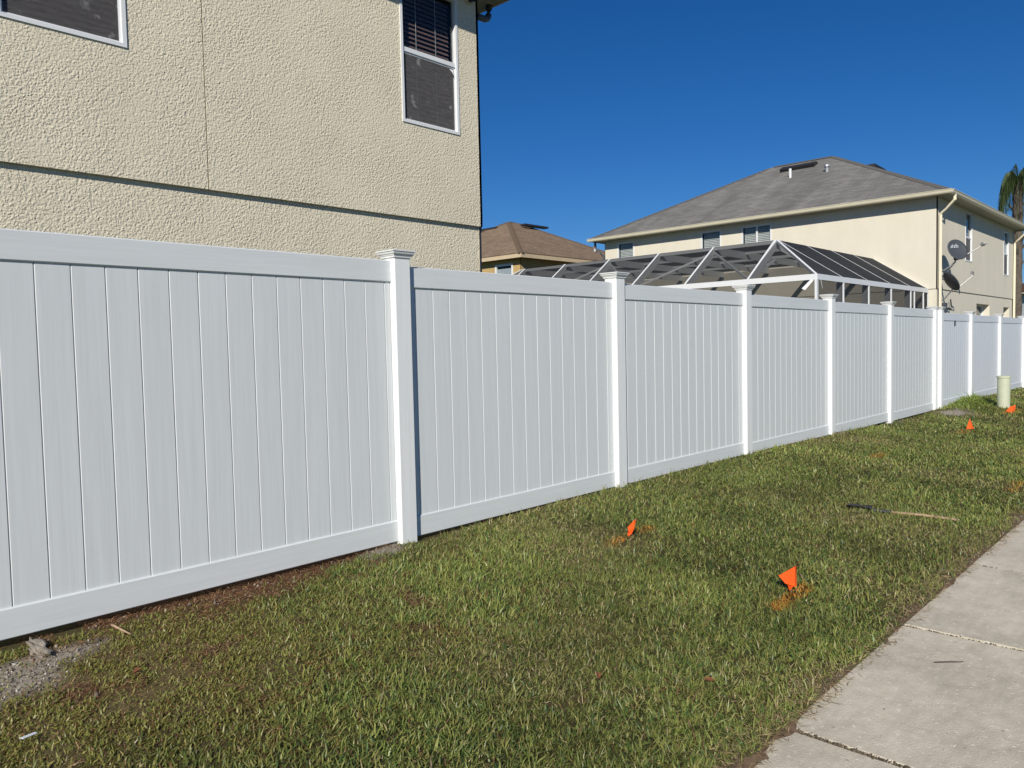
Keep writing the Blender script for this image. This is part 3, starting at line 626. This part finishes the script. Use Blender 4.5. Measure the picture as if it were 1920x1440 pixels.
# dark house at the end of the row
H4 = empty('distant_house', (52, 5.5, -.1)); tag(H4, 'distant house with red brown tiled roof glimpsed behind the palm trunk', 'house')
wall(Tmx(52), 5.2, 16, -.4, 3.7, [(6.2, 7.4, 1, 2.4, .1)]).build('wall', SHADE, H4, fix=False); wall(Tmy(5.2), 52, 64, -.4, 3.7, []).build('wall', SHADE, H4, fix=False)
window(H4, Tmx(52), 6.2, 7.4, 1, 2.4)
wall(Tpx(64), 5.2, 16, -.4, 3.7, []).build('wall', SHADE, H4, fix=False); wall(Tpy(16), 52, 64, -.4, 3.7, []).build('wall', SHADE, H4, fix=False)
hip_roof(H4, 51.5, 64.5, 4.7, 16.5, 3.75, (57.2, 10.6), (58.8, 10.6), 6.6, ROOFR)
MB().box(51.55, 64.45, 4.75, 16.45, 3.6, 3.69).build('soffit', SOFFIT, H4)

# ------------------------------------------------------------------ satellite dishes on the side wall
def dish_body(name, centre, aim, r, wide, parent, mat, text=None, depth=.05):
    aim = Vector(aim).normalized(); sx = aim.cross(Vector((0, 0, 1))).normalized(); sy = sx.cross(aim)
    m = MB(); n = 36; rings = 7; vs = []
    def pt(u, v, off): d = (u*u+v*v); return Vector(centre)+sx*(u*r*wide)+sy*(v*r)+aim*(depth*(d-1)+off)
    for off in (0, -.012):
        vs.append(pt(0, 0, off))
        for k in range(1, rings+1):
            for i in range(n):
                t = 2*math.pi*i/n; vs.append(pt(math.cos(t)*k/rings, math.sin(t)*k/rings, off))
    M = 1+rings*n; fs = []
    for s in (0, M):
        fs += [(s, s+1+i, s+1+(i+1) % n) for i in range(n)]
        fs += [(s+1+(k-1)*n+i, s+1+k*n+i, s+1+k*n+(i+1) % n, s+1+(k-1)*n+(i+1) % n) for k in range(1, rings) for i in range(n)]
    q = 1+(rings-1)*n; fs += [(q+i, M+q+i, M+q+(i+1) % n, q+(i+1) % n) for i in range(n)]
    m.add(vs, fs); o = m.build(name, mat, parent, smooth=True)
    if text:
        cu = bpy.data.curves.new('lettering', 'FONT'); cu.body = text; cu.size = r*.62; cu.extrude = .002; cu.align_x = 'CENTER'; cu.align_y = 'CENTER'; cu.shear = .15
        tmp = bpy.data.objects.new('tmp', cu); COL.objects.link(tmp); dg = bpy.context.evaluated_depsgraph_get(); me = bpy.data.meshes.new_from_object(tmp.evaluated_get(dg)); bpy.data.objects.remove(tmp)
        me.materials.clear(); me.materials.append(SHADE)
        lab = link('lettering', me, o, (0, 0, 0))
        pos = Vector(centre)-sx*(-r*.26)*wide+sy*(r*.38)+aim*(.006-depth*.72)
        # letters read left to right for someone facing the bowl
        R_ = Matrix(((-sx.x, sy.x, aim.x), (-sx.y, sy.y, aim.y), (-sx.z, sy.z, aim.z)))
        lab.matrix_local = Matrix.Translation(pos-total_loc(o)) @ R_.to_4x4()
    return sx, sy, aim
D1 = empty('satellite_dish', (26.33, 2.77, 3.25)); tag(D1, 'upper satellite dish facing out with pale lettering on its grey bowl', 'satellite dish')
c1_ = Vector((26.28, 2.28, 3.88))
aim1 = Vector((-.52, -.72, .30))
aim1.normalize()
dish_body('bowl', c1_, aim1, .33, 1.02, D1, DISHM, 'dish', .055)
MB().tube([(26.33, 2.76, 3.24), (26.33, 2.66, 3.28), (26.34, 2.45, 3.42), (26.36, 2.36, 3.52), (26.36, 2.34, 3.66)], .024, 10).build('mast', STEEL, D1, smooth=True)
MB().tube([(26.48, 2.76, 3.05), (26.37, 2.40, 3.46)], .012, 8).build('strut', STEEL, D1)
MB().box(26.26, 26.42, 2.745, 2.772, 3.14, 3.36).build('foot_plate', STEEL, D1)
MB().bar(c1_-aim1*.05-Vector((0, 0, .30)), c1_-aim1*.10, .10, .10).build('back_bracket', DARKM, D1)
lnb1 = Vector((26.46, 1.70, 4.10))
lnb1 = c1_+Vector((math.sin(YAW), -math.cos(YAW), 0))*.80+Vector((0, 0, .13))
MB().tube([c1_+Vector((.08, -.0, -.29)), lnb1], .014, 8).build('feed_arm', STEEL, D1)
fh = MB(); fh.tube([lnb1+Vector((0, 0, -.02)), lnb1+Vector((-.10, .05, .02))], [.035, .05], 10); fh.tube([lnb1+Vector((-.02, -.08, .02)), lnb1+Vector((-.05, .10, .04))], .03, 8); fh.build('feed_horn', STEEL, D1)
D2 = empty('satellite_dish', (26.38, 2.77, 2.35)); tag(D2, 'lower satellite dish seen nearly edge on beside the corner downspout', 'satellite dish')
c2_ = Vector((26.20, 2.42, 2.93)); aim2 = Vector((.60, -.60, .53)).normalized()
dish_body('bowl', c2_, aim2, .33, .95, D2, DISHM, None, .05)
MB().tube([(26.38, 2.76, 2.36), (26.39, 2.66, 2.42), (26.36, 2.45, 2.66), (26.34, 2.42, 2.80)], .022, 10).build('mast', STEEL, D2, smooth=True)
MB().box(26.30, 26.46, 2.745, 2.772, 2.26, 2.46).build('foot_plate', STEEL, D2)
rt_ = Vector((math.sin(YAW), -math.cos(YAW), 0)); l2 = c2_+rt_*.66+Vector((0, 0, .17)); MB().tube([c2_+rt_*.2+Vector((0, 0, -.20)), l2], .013, 8).build('feed_arm', STEEL, D2)
MB().tube([l2, l2+Vector((-.03, .0, .09)), l2+Vector((-.12, .02, .10)), l2+Vector((-.16, .03, .04))], .022, 8).build('feed_horn', STEEL, D2)
JB = empty('junction_box', (26.45, 2.77, 2.1)); tag(JB, 'dark utility box with a looping black cable on the wall below the dishes', 'utility box')
MB().box(26.36, 26.66, 2.64, 2.768, 2.02, 2.30).build('box_body', DARKM, JB)
MB().tube([(26.66, 2.73, 2.10), (26.85, 2.72, 2.06), (27.1, 2.72, 2.16), (27.38, 2.72, 2.12), (27.42, 2.72, 2.22), (27.36, 2.72, 2.36), (27.36, 2.73, 2.44)], .02, 8).build('cable', CABLE, JB, smooth=True)

# ------------------------------------------------------------------ palm tree at the end of the row
PT = empty('palm_tree', (45, 4.12, -.1)); tag(PT, 'tall palm tree with drooping fronds beyond the far corner of the house', 'palm tree')
BARK = simple('palm_bark', (.15, .125, .10), .95, .1, .3, 9, 0, .03)
FROND = simple('palm_frond', (.055, .085, .03), .6, .3, .3, 3)
tz = 8.9; bx_, by_ = 45, 4.10
pts = [(bx_+.05*math.sin(i*.7), by_, -.1+i*tz/16) for i in range(17)]
MB().tube(pts, [.24 if i % 2 else .21 for i in range(17)], 12).build('trunk', BARK, PT)
for i in range(16):
    t = i*2.4; z = 4.3+i*.22; d = Vector((math.cos(t), math.sin(t), 0))
    MB().bar(Vector((bx_, by_, z))+d*.18, Vector((bx_, by_, z+.32))+d*.42, .12, .05).build('old_frond_stub', BARK, PT)
for i in range(24):
    t = i*2.399963; up = .15+1.15*((i*7) % 24)/24; L = 3.3+.5*random.random(); d = Vector((math.cos(t), math.sin(t), 0)); m = MB(); rach = []
    for k in range(13):
        s = k/12; r_ = .62*math.sin(min(1.35, 2.2*s))*(1.25-.55*up/1.3)+.12*s; z = tz-.1+L*.9*math.sin(up)*s*(1-.15*s)-4.6*s**2.0*(1.1-.42*up)
        rach.append(Vector((bx_, by_, z))+d*r_)
    m.tube(rach, [.035*(1-.8*k/12) for k in range(13)], 5)
    sd = Vector((-d.y, d.x, 0))
    for k in range(60):
        s = .12+.88*k/59; j = min(11, int(s*12)); p = rach[j].lerp(rach[j+1], s*12-j); ln_ = .75*(1-.55*abs(s-.45)*1.5)
        for q in (-1, 1):
            o_ = (sd*q*random.uniform(.1, .5)+d*random.uniform(.0, .3)+Vector((0, 0, -.75+random.uniform(-.25, .25)))).normalized(); w = d*.009
            mid = p+o_*ln_*.55; tip = p+o_*ln_*.75+Vector((0, 0, -.38*ln_))
            m.add([p-w, p+w, mid+w, mid-w, tip], [(0, 1, 2, 3), (3, 2, 4)])
    m.build('frond', FROND, PT, fix=False)

# ------------------------------------------------------------------ things on the lawn
def gz(x, y): return float(ground_z(np.array([x]), np.array([y]))[0])
bx1, by1 = 16.95, -.72
PP = empty('utility_pipe', (bx1, by1, gz(bx1, by1))); tag(PP, 'pale green utility pipe standing in the lawn before the far fence', 'utility pipe')
z0 = gz(bx1, by1)
m = MB(); m.tube([(bx1, by1, z0-.1), (bx1, by1, z0+.565)], .108, 28, cap=False); m.build('casing', GREENP, PP, smooth=True)
m = MB(); m.tube([(bx1, by1, z0+.562), (bx1, by1, z0+.566), (bx1, by1, z0+.598), (bx1, by1, z0+.604)], [.112, .118, .118, .108], 28); m.build('lid', GREENP, PP)
right = Vector((math.sin(YAW), -math.cos(YAW), 0)); fwd = Vector((math.cos(YAW), math.sin(YAW), 0))
def flag(x, y, pts, folds, wire, label, s=1.0):
    """film outline in (sideways, up) metres with a depth for each point so that it creases"""
    z = gz(x, y)+.01; o = empty('marker_flag', (x, y, z)); tag(o, label, 'flag', 'orange marker flags in the lawn')
    P = [Vector((x, y, z))+right*(p[0]*s)+Vector((0, 0, p[1]*s))+fwd*(p[2]*s) for p in pts]
    th_ = fwd*.0012
    for f in folds:
        q = [P[i] for i in f]; n = len(q)
        MB().add(q+[p+th_ for p in q], [tuple(range(n)), tuple(range(2*n-1, n-1, -1))]+[(i, (i+1) % n, n+(i+1) % n, n+i) for i in range(n)]).build('film', ORANGE, o)
    W_ = [Vector((x, y, z))+right*(p[0]*s)+Vector((0, 0, p[1]*s))+fwd*(p[2]*s) for p in wire]
    MB().tube(W_, .0014, 6).build('wire_stake', STEEL, o)
flag(4.30, -2.06, [(.055, .150, .02), (.040, .145, .0), (-.045, .085, .03), (-.020, .050, -.01), (.035, .030, -.015), (.050, .034, .0), (-.005, .045, .0), (.028, .032, -.01), (.012, -.004, .01)],
     [(0, 1, 4, 5), (1, 2, 3, 4), (6, 8, 7)], [(.015, -.05, 0), (.022, .02, .004), (.047, .150, .012)], 'orange marker flag creased into a wide kite, beside the sidewalk joint')
flag(4.44, -.86, [(.048, .120, .02), (.030, .112, .0), (-.016, .060, .01), (-.012, .035, .0), (.028, .060, -.01), (.005, .020, 0), (-.020, .012, .01), (-.012, -.004, 0), (.012, .018, 0)],
     [(0, 1, 4), (1, 2, 3, 4), (3, 6, 7, 8, 4)], [(-.005, -.05, 0), (.0, .02, .004), (.042, .118, .012)], 'narrow orange marker flag standing in the lawn between the second and third fence posts')
flag(13.15, -1.02, [(0, .165, .02), (-.065, .01, .0), (.012, .012, -.03), (.075, -.004, .03), (.02, .02, .0)],
     [(0, 1, 2), (0, 2, 3)], [(0, -.05, 0), (0, .17, .01)], 'orange marker flag like a small tent near the bare soil at the double post')
flag(16.25, -.98, [(.075, .13, .0), (-.02, .10, .02), (-.105, .015, .0), (-.02, .0, -.03), (.06, .035, 0)],
     [(0, 1, 2, 3), (0, 3, 4)], [(-.03, -.05, 0), (.06, .13, .02)], 'small orange marker flag leaning at the foot of the pale green pipe')
# long handled tool dropped in the grass
sx_, sy_ = 6.55, -1.62
def onz(x, y, d): return Vector((x, y, gz(x, y)+d))
TL = empty('shovel', onz(6.55, -1.62, 0)); tag(TL, 'shovel with dark blade and bare wooden handle lying in the grass', 'shovel')
A, B, Cc = onz(6.645, -1.74, .012), onz(6.71, -1.88, .010), onz(6.93, -2.33, .014)
MB().tube([B, B.lerp(Cc, .5)+Vector((0, 0, .006)), Cc], [.0125, .012, .011], 8).build('handle', WOOD, TL, smooth=True)
MB().tube([A, B], [.012, .016], 8).build('socket', BLACKV, TL)
vs = []; 
for i in range(7):
    t = i/6; w = .06*math.sin(math.pi*min(1, .28+.72*(1-t))**.8)*(.35+.65*(1-t)**.4) if t > .25 else .06
    c = onz(6.645-.075*t, -1.74+.165*t, .024)
    for k in range(5):
        s = (k-2)/2; vs.append(c+Vector((s*w, 0, -.022*(1-s*s)+.012)))
fs = [(i*5+k, i*5+k+1, i*5+5+k+1, i*5+5+k) for i in range(6) for k in range(4)]
n = len(vs); m = MB().add(vs+[v+Vector((0, 0, -.003)) for v in vs], fs+[tuple(n+i for i in f) for f in fs]); m.build('blade', BLACKV, TL)

# concrete footing smear, twigs, leaves, scrap
def lumpy(name, c, r, mat, seed, sub=3, amp=.25):
    bm = bmesh.new(); bmesh.ops.create_icosphere(bm, subdivisions=sub, radius=1)
    for v in bm.verts:
        k = 1+amp*(float(smooth_noise(v.co.x*2+v.co.z*3+9, v.co.y*2+9, .7, seed))-.5)*2; v.co = Vector((v.co.x*r[0]*k, v.co.y*r[1]*k, v.co.z*r[2]*k))
    me = bpy.data.meshes.new(name); bm.to_mesh(me); bm.free(); me.polygons.foreach_set('use_smooth', [True]*len(me.polygons)); me.materials.append(mat); return link(name, me, None, c)
FOOT = simple('crumbly_footing', (.40, .36, .30), .95, .1, .25, 14, 0, .02)
tag(lumpy('concrete_lump', onz(.985, -.05, -.005), (.034, .12, .032), FOOT, 3, 4, .5), 'lump of spilled concrete poking out under the white fence', 'concrete')
LEAF = simple('dry_leaf', (.26, .11, .055), .8, .2, .25, 30)
def leaf(x, y, a, L, h=.045):
    c = onz(x, y, h); d = Vector((math.cos(a), math.sin(a), .12)); s = Vector((-math.sin(a), math.cos(a), .2)); vs = []; m = MB(); up = Vector((0, 0, 1))
    prof = [0, .55, .9, 1, .8, .45, 0]
    for i, p in enumerate(prof):
        t = i/6-.5; vs += [c+d*(t*L)+s*(p*L*.22)+up*(.012*p), c+d*(t*L)+up*(-.004+.02*t*t), c+d*(t*L)-s*(p*L*.22)+up*(.010*p)]
    fs = [(i*3+k, i*3+k+1, i*3+3+k+1, i*3+3+k) for i in range(6) for k in range(2)]
    o = m.add(vs, fs).build('dry_leaf', LEAF, None, fix=False); o.data.transform(Matrix.Translation(-c)); o.location = c; return o
for (x, y, a, L, lb) in [(2.62, -1.95, .6, .055, 'curled brown dry leaf in the open lawn below the creased orange flag'), (2.95, -2.30, 2.2, .05, 'small brown dry leaf in the grass close to the sidewalk edge'), (1.20, -.62, .2, .045, 'brown dry leaf lying in the sparse mossy grass near the gravel')]:
    tag(leaf(x, y, a, L, .03), lb, 'leaf', 'dry leaves on the lawn')
def twig(pts, r, label, mat=WOOD):
    P = [onz(*p) if p[1] > WALK_Y else Vector((p[0], p[1], WALK_Z+.008+p[2])) for p in pts]; o = MB().tube(P, [r, r*.9, r*.6][:len(P)], 6).build('twig', mat); o.data.transform(Matrix.Translation(-P[0])); o.location = P[0]; return tag(o, label, 'twig')
twig([(1.30, -.05, .02), (1.30, -.12, .03), (1.33, -.20, .015)], .006, 'forked bare twig leaning against the bottom of the fence')
twig([(3.93, -2.93, .0), (3.97, -2.985, .005), (4.02, -3.03, .0)], .0022, 'thin dark twig lying on the concrete sidewalk', simple('dark_twig', (.10, .06, .04), .8, .2, .2, 30))
tag(MB().box(-.03, .03, -.008, .008, 0, .002).build('paper_scrap', WHITE, None, loc=onz(.74, -.86, .035)), 'small white scrap of paper on the sparse grass', 'paper').rotation_euler = (.1, .15, .5)

# ------------------------------------------------------------------ grass, straw and gravel
def blades(n_or_xy, length, width, lean, col, seg3=True, z=None, az=None):
    x, y = n_or_xy; n = len(x); z0 = ground_z(x, y)-.004 if z is None else z
    az = rng.uniform(0, 2*np.pi, n) if az is None else az
    d = np.stack([np.cos(az), np.sin(az), np.zeros(n)], -1); faz = az+np.pi/2+rng.normal(0, .5, n); s = np.stack([np.cos(faz), np.sin(faz), rng.normal(0, .25, n)], -1)
    base = np.stack([x, y, z0], -1); up = np.array([0, 0, 1.])
    l = length[:, None]; w = width[:, None]/2; th0 = lean[:, None]; th1 = np.clip(th0+rng.uniform(.0, .5, n)[:, None], 0, 1.65)
    p1 = base+l*.5*(d*np.sin(th0)+up*np.cos(th0)); p2 = p1+l*.5*(d*np.sin(th1)+up*np.cos(th1))
    V = np.stack([base-s*w*.8, base+s*w*.8, p1+s*w, p1-s*w, p2], 1).reshape(-1, 3)
    b = (np.arange(n)*5)[:, None]
    F = np.concatenate([np.stack([b+0, b+1, b+2], -1).reshape(-1, 3), np.stack([b+0, b+2, b+3], -1).reshape(-1, 3), np.stack([b+3, b+2, b+4], -1).reshape(-1, 3)])
    return V, F, np.repeat(col, 5, 0)
def scatter(x0, x1, y0, y1, dens): 
    n = int((x1-x0)*(y1-y0)*dens); return rng.uniform(x0, x1, n), rng.uniform(y0, y1, n)
parts = []
for (xa, xb, dens, ls, ws) in [(.2, 4.2, 23000, 1.0, 1.0), (4.2, 7.5, 13000, 1.0, 1.2), (7.5, 12, 6500, 1.05, 1.7), (12, 19, 3000, 1.1, 2.6), (19, 34, 900, 1.2, 5.0)]:
    x, y = scatter(xa, xb, WALK_Y-.01, -.005, dens)
    th, so_, ed, mo, dr = masks(x, y); clump = smooth_noise(x, y, .07, 21); patch = smooth_noise(x, y, .55, 22)
    keep = (1-.93*np.clip(th*1.4, 0, 1))*(1-.985*np.clip(so_*1.7, 0, 1))*(1-.9*ed)*(1-.55*mo)*np.clip(.40+1.2*clump, .3, 1)
    keep = np.where((y > -.02) & (x < 3.2), keep*.5, keep)
    k = rng.random(len(x)) < keep; x, y, dr, mo, clump, patch = x[k], y[k], dr[k], mo[k], clump[k], patch[k]; n = len(x)
    kind = rng.random(n)
    tall = 1+.22*(patch-.5)+2.2*blob(x, y, 16.9, -.20, 1.1, .16)+.5*blob(x, y, 17.2, -.5, .8, .3)+.5*np.clip(1+y/.07, 0, 1)*(x > 3.4)
    length = rng.gamma(9, .0042, n).clip(.016, .075)*ls*tall*(1-.5*mo); width = rng.uniform(.0028, .0066, n)*ws
    lean = np.abs(rng.normal(.95, .42, n))
    g1 = np.array([.190, .255, .052]); g2 = np.array([.370, .375, .115]); g3 = np.array([.075, .150, .050])
    t = rng.random(n)[:, None]; c = np.where((kind < .58)[:, None], g1*(1-t)+g2*t, g3*(1-t)+g1*t); brn = rng.random(n) < .05+.22*mo; c[brn] = np.array([.20, .11, .055])*rng.uniform(.6, 1.3, brn.sum())[:, None]
    c = c*(1+.75*(patch-.5)+.25*(smooth_noise(x, y, 1.3, 24)-.5))[:, None]; c = c*(1-.55*mo[:, None])+np.array([.29, .26, .065])*(.55*mo[:, None])
    straw = rng.random(n) < (.13+.42*dr); c[straw] = (np.array([.50, .42, .22])*(rng.uniform(.6, 1.25, straw.sum())[:, None])); lean[straw] += .35; length[straw] *= .9; width[straw] *= .75
    warm = (~straw) & (rng.random(n) < .22+.4*dr); c[warm] = c[warm]*.55+np.array([.30, .26, .085])*.45
    br_ = blob(x, y, 16.8, -.2, 1.3, .35); c = c*(1-.5*br_[:, None])+np.array([.22, .34, .05])*(.5*br_[:, None])
    pk = paint(x, y)*(rng.random(n) < .78); c = c*(1-pk[:, None])+np.array([.66, .30, .05])*rng.uniform(.6, 1.2, n)[:, None]*pk[:, None]
    parts.append(blades((x, y), length, width, lean, np.clip(c, 0, 1)))
def join(parts):
    off = 0; Vs, Fs, Cs = [], [], []
    for V, F, C in parts: Vs.append(V); Fs.append(F+off); Cs.append(C); off += len(V)
    return np.concatenate(Vs), np.concatenate(Fs), np.concatenate(Cs)
# low creeping weeds and seedlings in the worn strip by the fence
x, y = scatter(.3, 3.4, -1.6, -.01, 26000); th, so_, ed, mo, dr = masks(x, y); cl = smooth_noise(x, y, .10, 71)*.6+smooth_noise(x, y, .035, 72)*.4
k = rng.random(len(x)) < np.clip(mo*1.3, 0, 1)*(1-.8*np.clip(th, 0, 1))*(1-.9*np.clip(so_*1.4, 0, 1))*np.clip((cl-.34)*3.2, .05, 1); x, y, cl = x[k], y[k], cl[k]; n = len(x)
t = rng.random(n)[:, None]; c = np.array([.17, .20, .045])*(1-t)+np.array([.36, .32, .09])*t; b_ = rng.random(n) < .22; c[b_] = np.array([.19, .10, .05])*rng.uniform(.5, 1.4, b_.sum())[:, None]
parts.append(blades((x, y), rng.uniform(.010, .028, n), rng.uniform(.0035, .0075, n), np.abs(rng.normal(1.05, .4, n)), c, z=ground_z(x, y)+.012*np.clip(cl-.4, 0, 1)))
GRASSM = attr_mat('grass_blades', .42, .45, .35)
go = link('grass', np_mesh('grass', *join(parts), GRASSM)); tag(go, 'short mown green lawn grass between fence and sidewalk', 'grass', kind='stuff')
# brown straw and clippings over the bare strip, along the sidewalk edge, and strewn through the lawn
parts = []
x, y = scatter(.3, 4.2, -1.4, .12, 9000); th, so_, ed, mo, dr = masks(x, y); k = rng.random(len(x)) < np.clip(th*1.2+.05*mo, 0, 1)*.8; x, y = x[k], y[k]; n = len(x)
c = np.array([.25, .12, .06])*(1-rng.random(n)[:, None]*.6)+np.array([.22, .17, .10])*rng.random(n)[:, None]**2
parts.append(blades((x, y), rng.uniform(.015, .055, n), rng.uniform(.0012, .0030, n), rng.uniform(1.0, 1.6, n), c, z=ground_z(x, y)+rng.uniform(.0, .016, n)))
x, y = scatter(1.2, 14, WALK_Y-.06, WALK_Y+.12, 7000); n = len(x); k = rng.random(n) < np.clip(.15+1.3*smooth_noise(x, y*2, .33, 31)**1.5, 0, 1)*np.where(y < WALK_Y, np.clip(1-(WALK_Y-y)/.06*(1.6-1.3*smooth_noise(x, x, .25, 33)), 0, 1), 1); x, y = x[k], y[k]; n = len(x)
c = np.array([.36, .27, .15])*rng.uniform(.45, 1.25, n)[:, None]
zz_ = np.where(y < WALK_Y, WALK_Z+.003, ground_z(x, y)+.006)
parts.append(blades((x, y), rng.uniform(.02, .065, n), rng.uniform(.0015, .004, n), rng.uniform(1.2, 1.6, n), c, z=zz_))
st = link('straw', np_mesh('straw', *join(parts), attr_mat('dry_straw', .9, .15))); tag(st, 'brown dead grass and straw along the fence foot and walk edge', 'straw', kind='stuff')
# soil and thatch creeping over the slab edge in an uneven line
ex = np.arange(.8, 16, .02); ey = np.arange(WALK_Y-.10, WALK_Y+.10, .0125); EX, EY = np.meshgrid(ex, ey, indexing='ij')
hh = .55*smooth_noise(EX, EY, .42, 41)+.30*smooth_noise(EX, EY, .12, 42)+.25*smooth_noise(EX, EY, .04, 43)
EZ = WALK_Z-.004+.040*(hh-.40)-np.clip(WALK_Y+.01-EY, 0, 1)*.26-.5*np.clip(EY-WALK_Y-.05, 0, 1)
eidx = np.arange(EX.size).reshape(EX.shape); EF = np.stack([eidx[:-1, :-1], eidx[1:, :-1], eidx[1:, 1:], eidx[:-1, 1:]], -1).reshape(-1, 4)
EC = np.array([.17, .115, .075])*(.6+.9*smooth_noise(EX, EY, .03, 44))[..., None]
es = link('edge_soil', np_mesh('edge_soil', np.stack([EX, EY, EZ], -1).reshape(-1, 3), EF, EC.reshape(-1, 3), attr_mat('edge_soil', .95, .1, 0, 90, .006), True)); tag(es, 'brown soil and thatch creeping over the sidewalk edge', 'soil', kind='stuff')
# crumbs of soil and shell gravel
def pebbles(name, pts, sizes, cols, label, mat):
    bm = bmesh.new(); bmesh.ops.create_icosphere(bm, subdivisions=1, radius=1); base = np.array([v.co[:] for v in bm.verts]); fb = np.array([[v.index for v in f.verts] for f in bm.faces]); bm.free()
    n = len(pts); m = len(base); V = base[None]*rng.uniform(.65, 1.25, (n, m, 1))*sizes[:, None, None]*rng.uniform(.6, 1.2, (n, 1, 3))+pts[:, None, :]
    F = (fb[None]+np.arange(n)[:, None, None]*m).reshape(-1, 3)
    o = link(name, np_mesh(name, V.reshape(-1, 3), F, np.repeat(cols, m, 0), mat, False)); tag(o, label, name, kind='stuff')
PEB = attr_mat('soil_crumbs', .95, .15)
x, y = scatter(.4, 3.4, -.9, .08, 5200); x2, y2 = scatter(14.2, 16, -.9, 0, 900); x3, y3 = scatter(1, 9, WALK_Y-.07, WALK_Y+.05, 2500); x = np.r_[x, x2, x3]; y = np.r_[y, y2, y3]
th, so_, ed, mo, dr = masks(x, y); k = rng.random(len(x)) < np.where(y < WALK_Y-.002, np.clip(1.1*smooth_noise(x, x*.5, .35, 45)-(WALK_Y-y)/.07, 0, 1)*.6, np.clip(so_*1.2+.12*th+.5*ed, 0, 1)); x, y = x[k], y[k]; n = len(x)
cols = np.array([.24, .205, .165])*rng.uniform(.35, 1.4, n)[:, None]; wht = rng.random(n) < .10*(x < 1.3); cols[wht] = np.array([.55, .52, .46])*rng.uniform(.7, 1.1, wht.sum())[:, None]
zz_ = np.where(y < WALK_Y, WALK_Z, ground_z(x, y))
pebbles('gravel', np.stack([x, y, zz_+.002], -1), rng.gamma(1.6, .0017, n)+.0012, cols, 'loose grey soil crumbs and pale gravel by the fence foot', PEB)
# dirt caught in the sidewalk joints
mj = []
for i in range(0, 6):
    n = [1500, 350, 700, 400, 300, 300][i]; jx = 2.905+pitch_s*i; y = WALK_Y-sw*rng.random(n)**1.3*(.95); x = jx+rng.normal(0, .007, n)
    mj.append(np.stack([x, y, np.full(n, WALK_Z-.006)+rng.uniform(-.004, .006, n)], -1))
P_ = np.concatenate(mj); n = len(P_)
cols = np.array([.13, .105, .075])*rng.uniform(.5, 1.4, n)[:, None]
pebbles('joint_grit', P_, rng.gamma(2, .0012, n)+.001, cols, 'dark grit packed into the joints between sidewalk slabs', PEB)
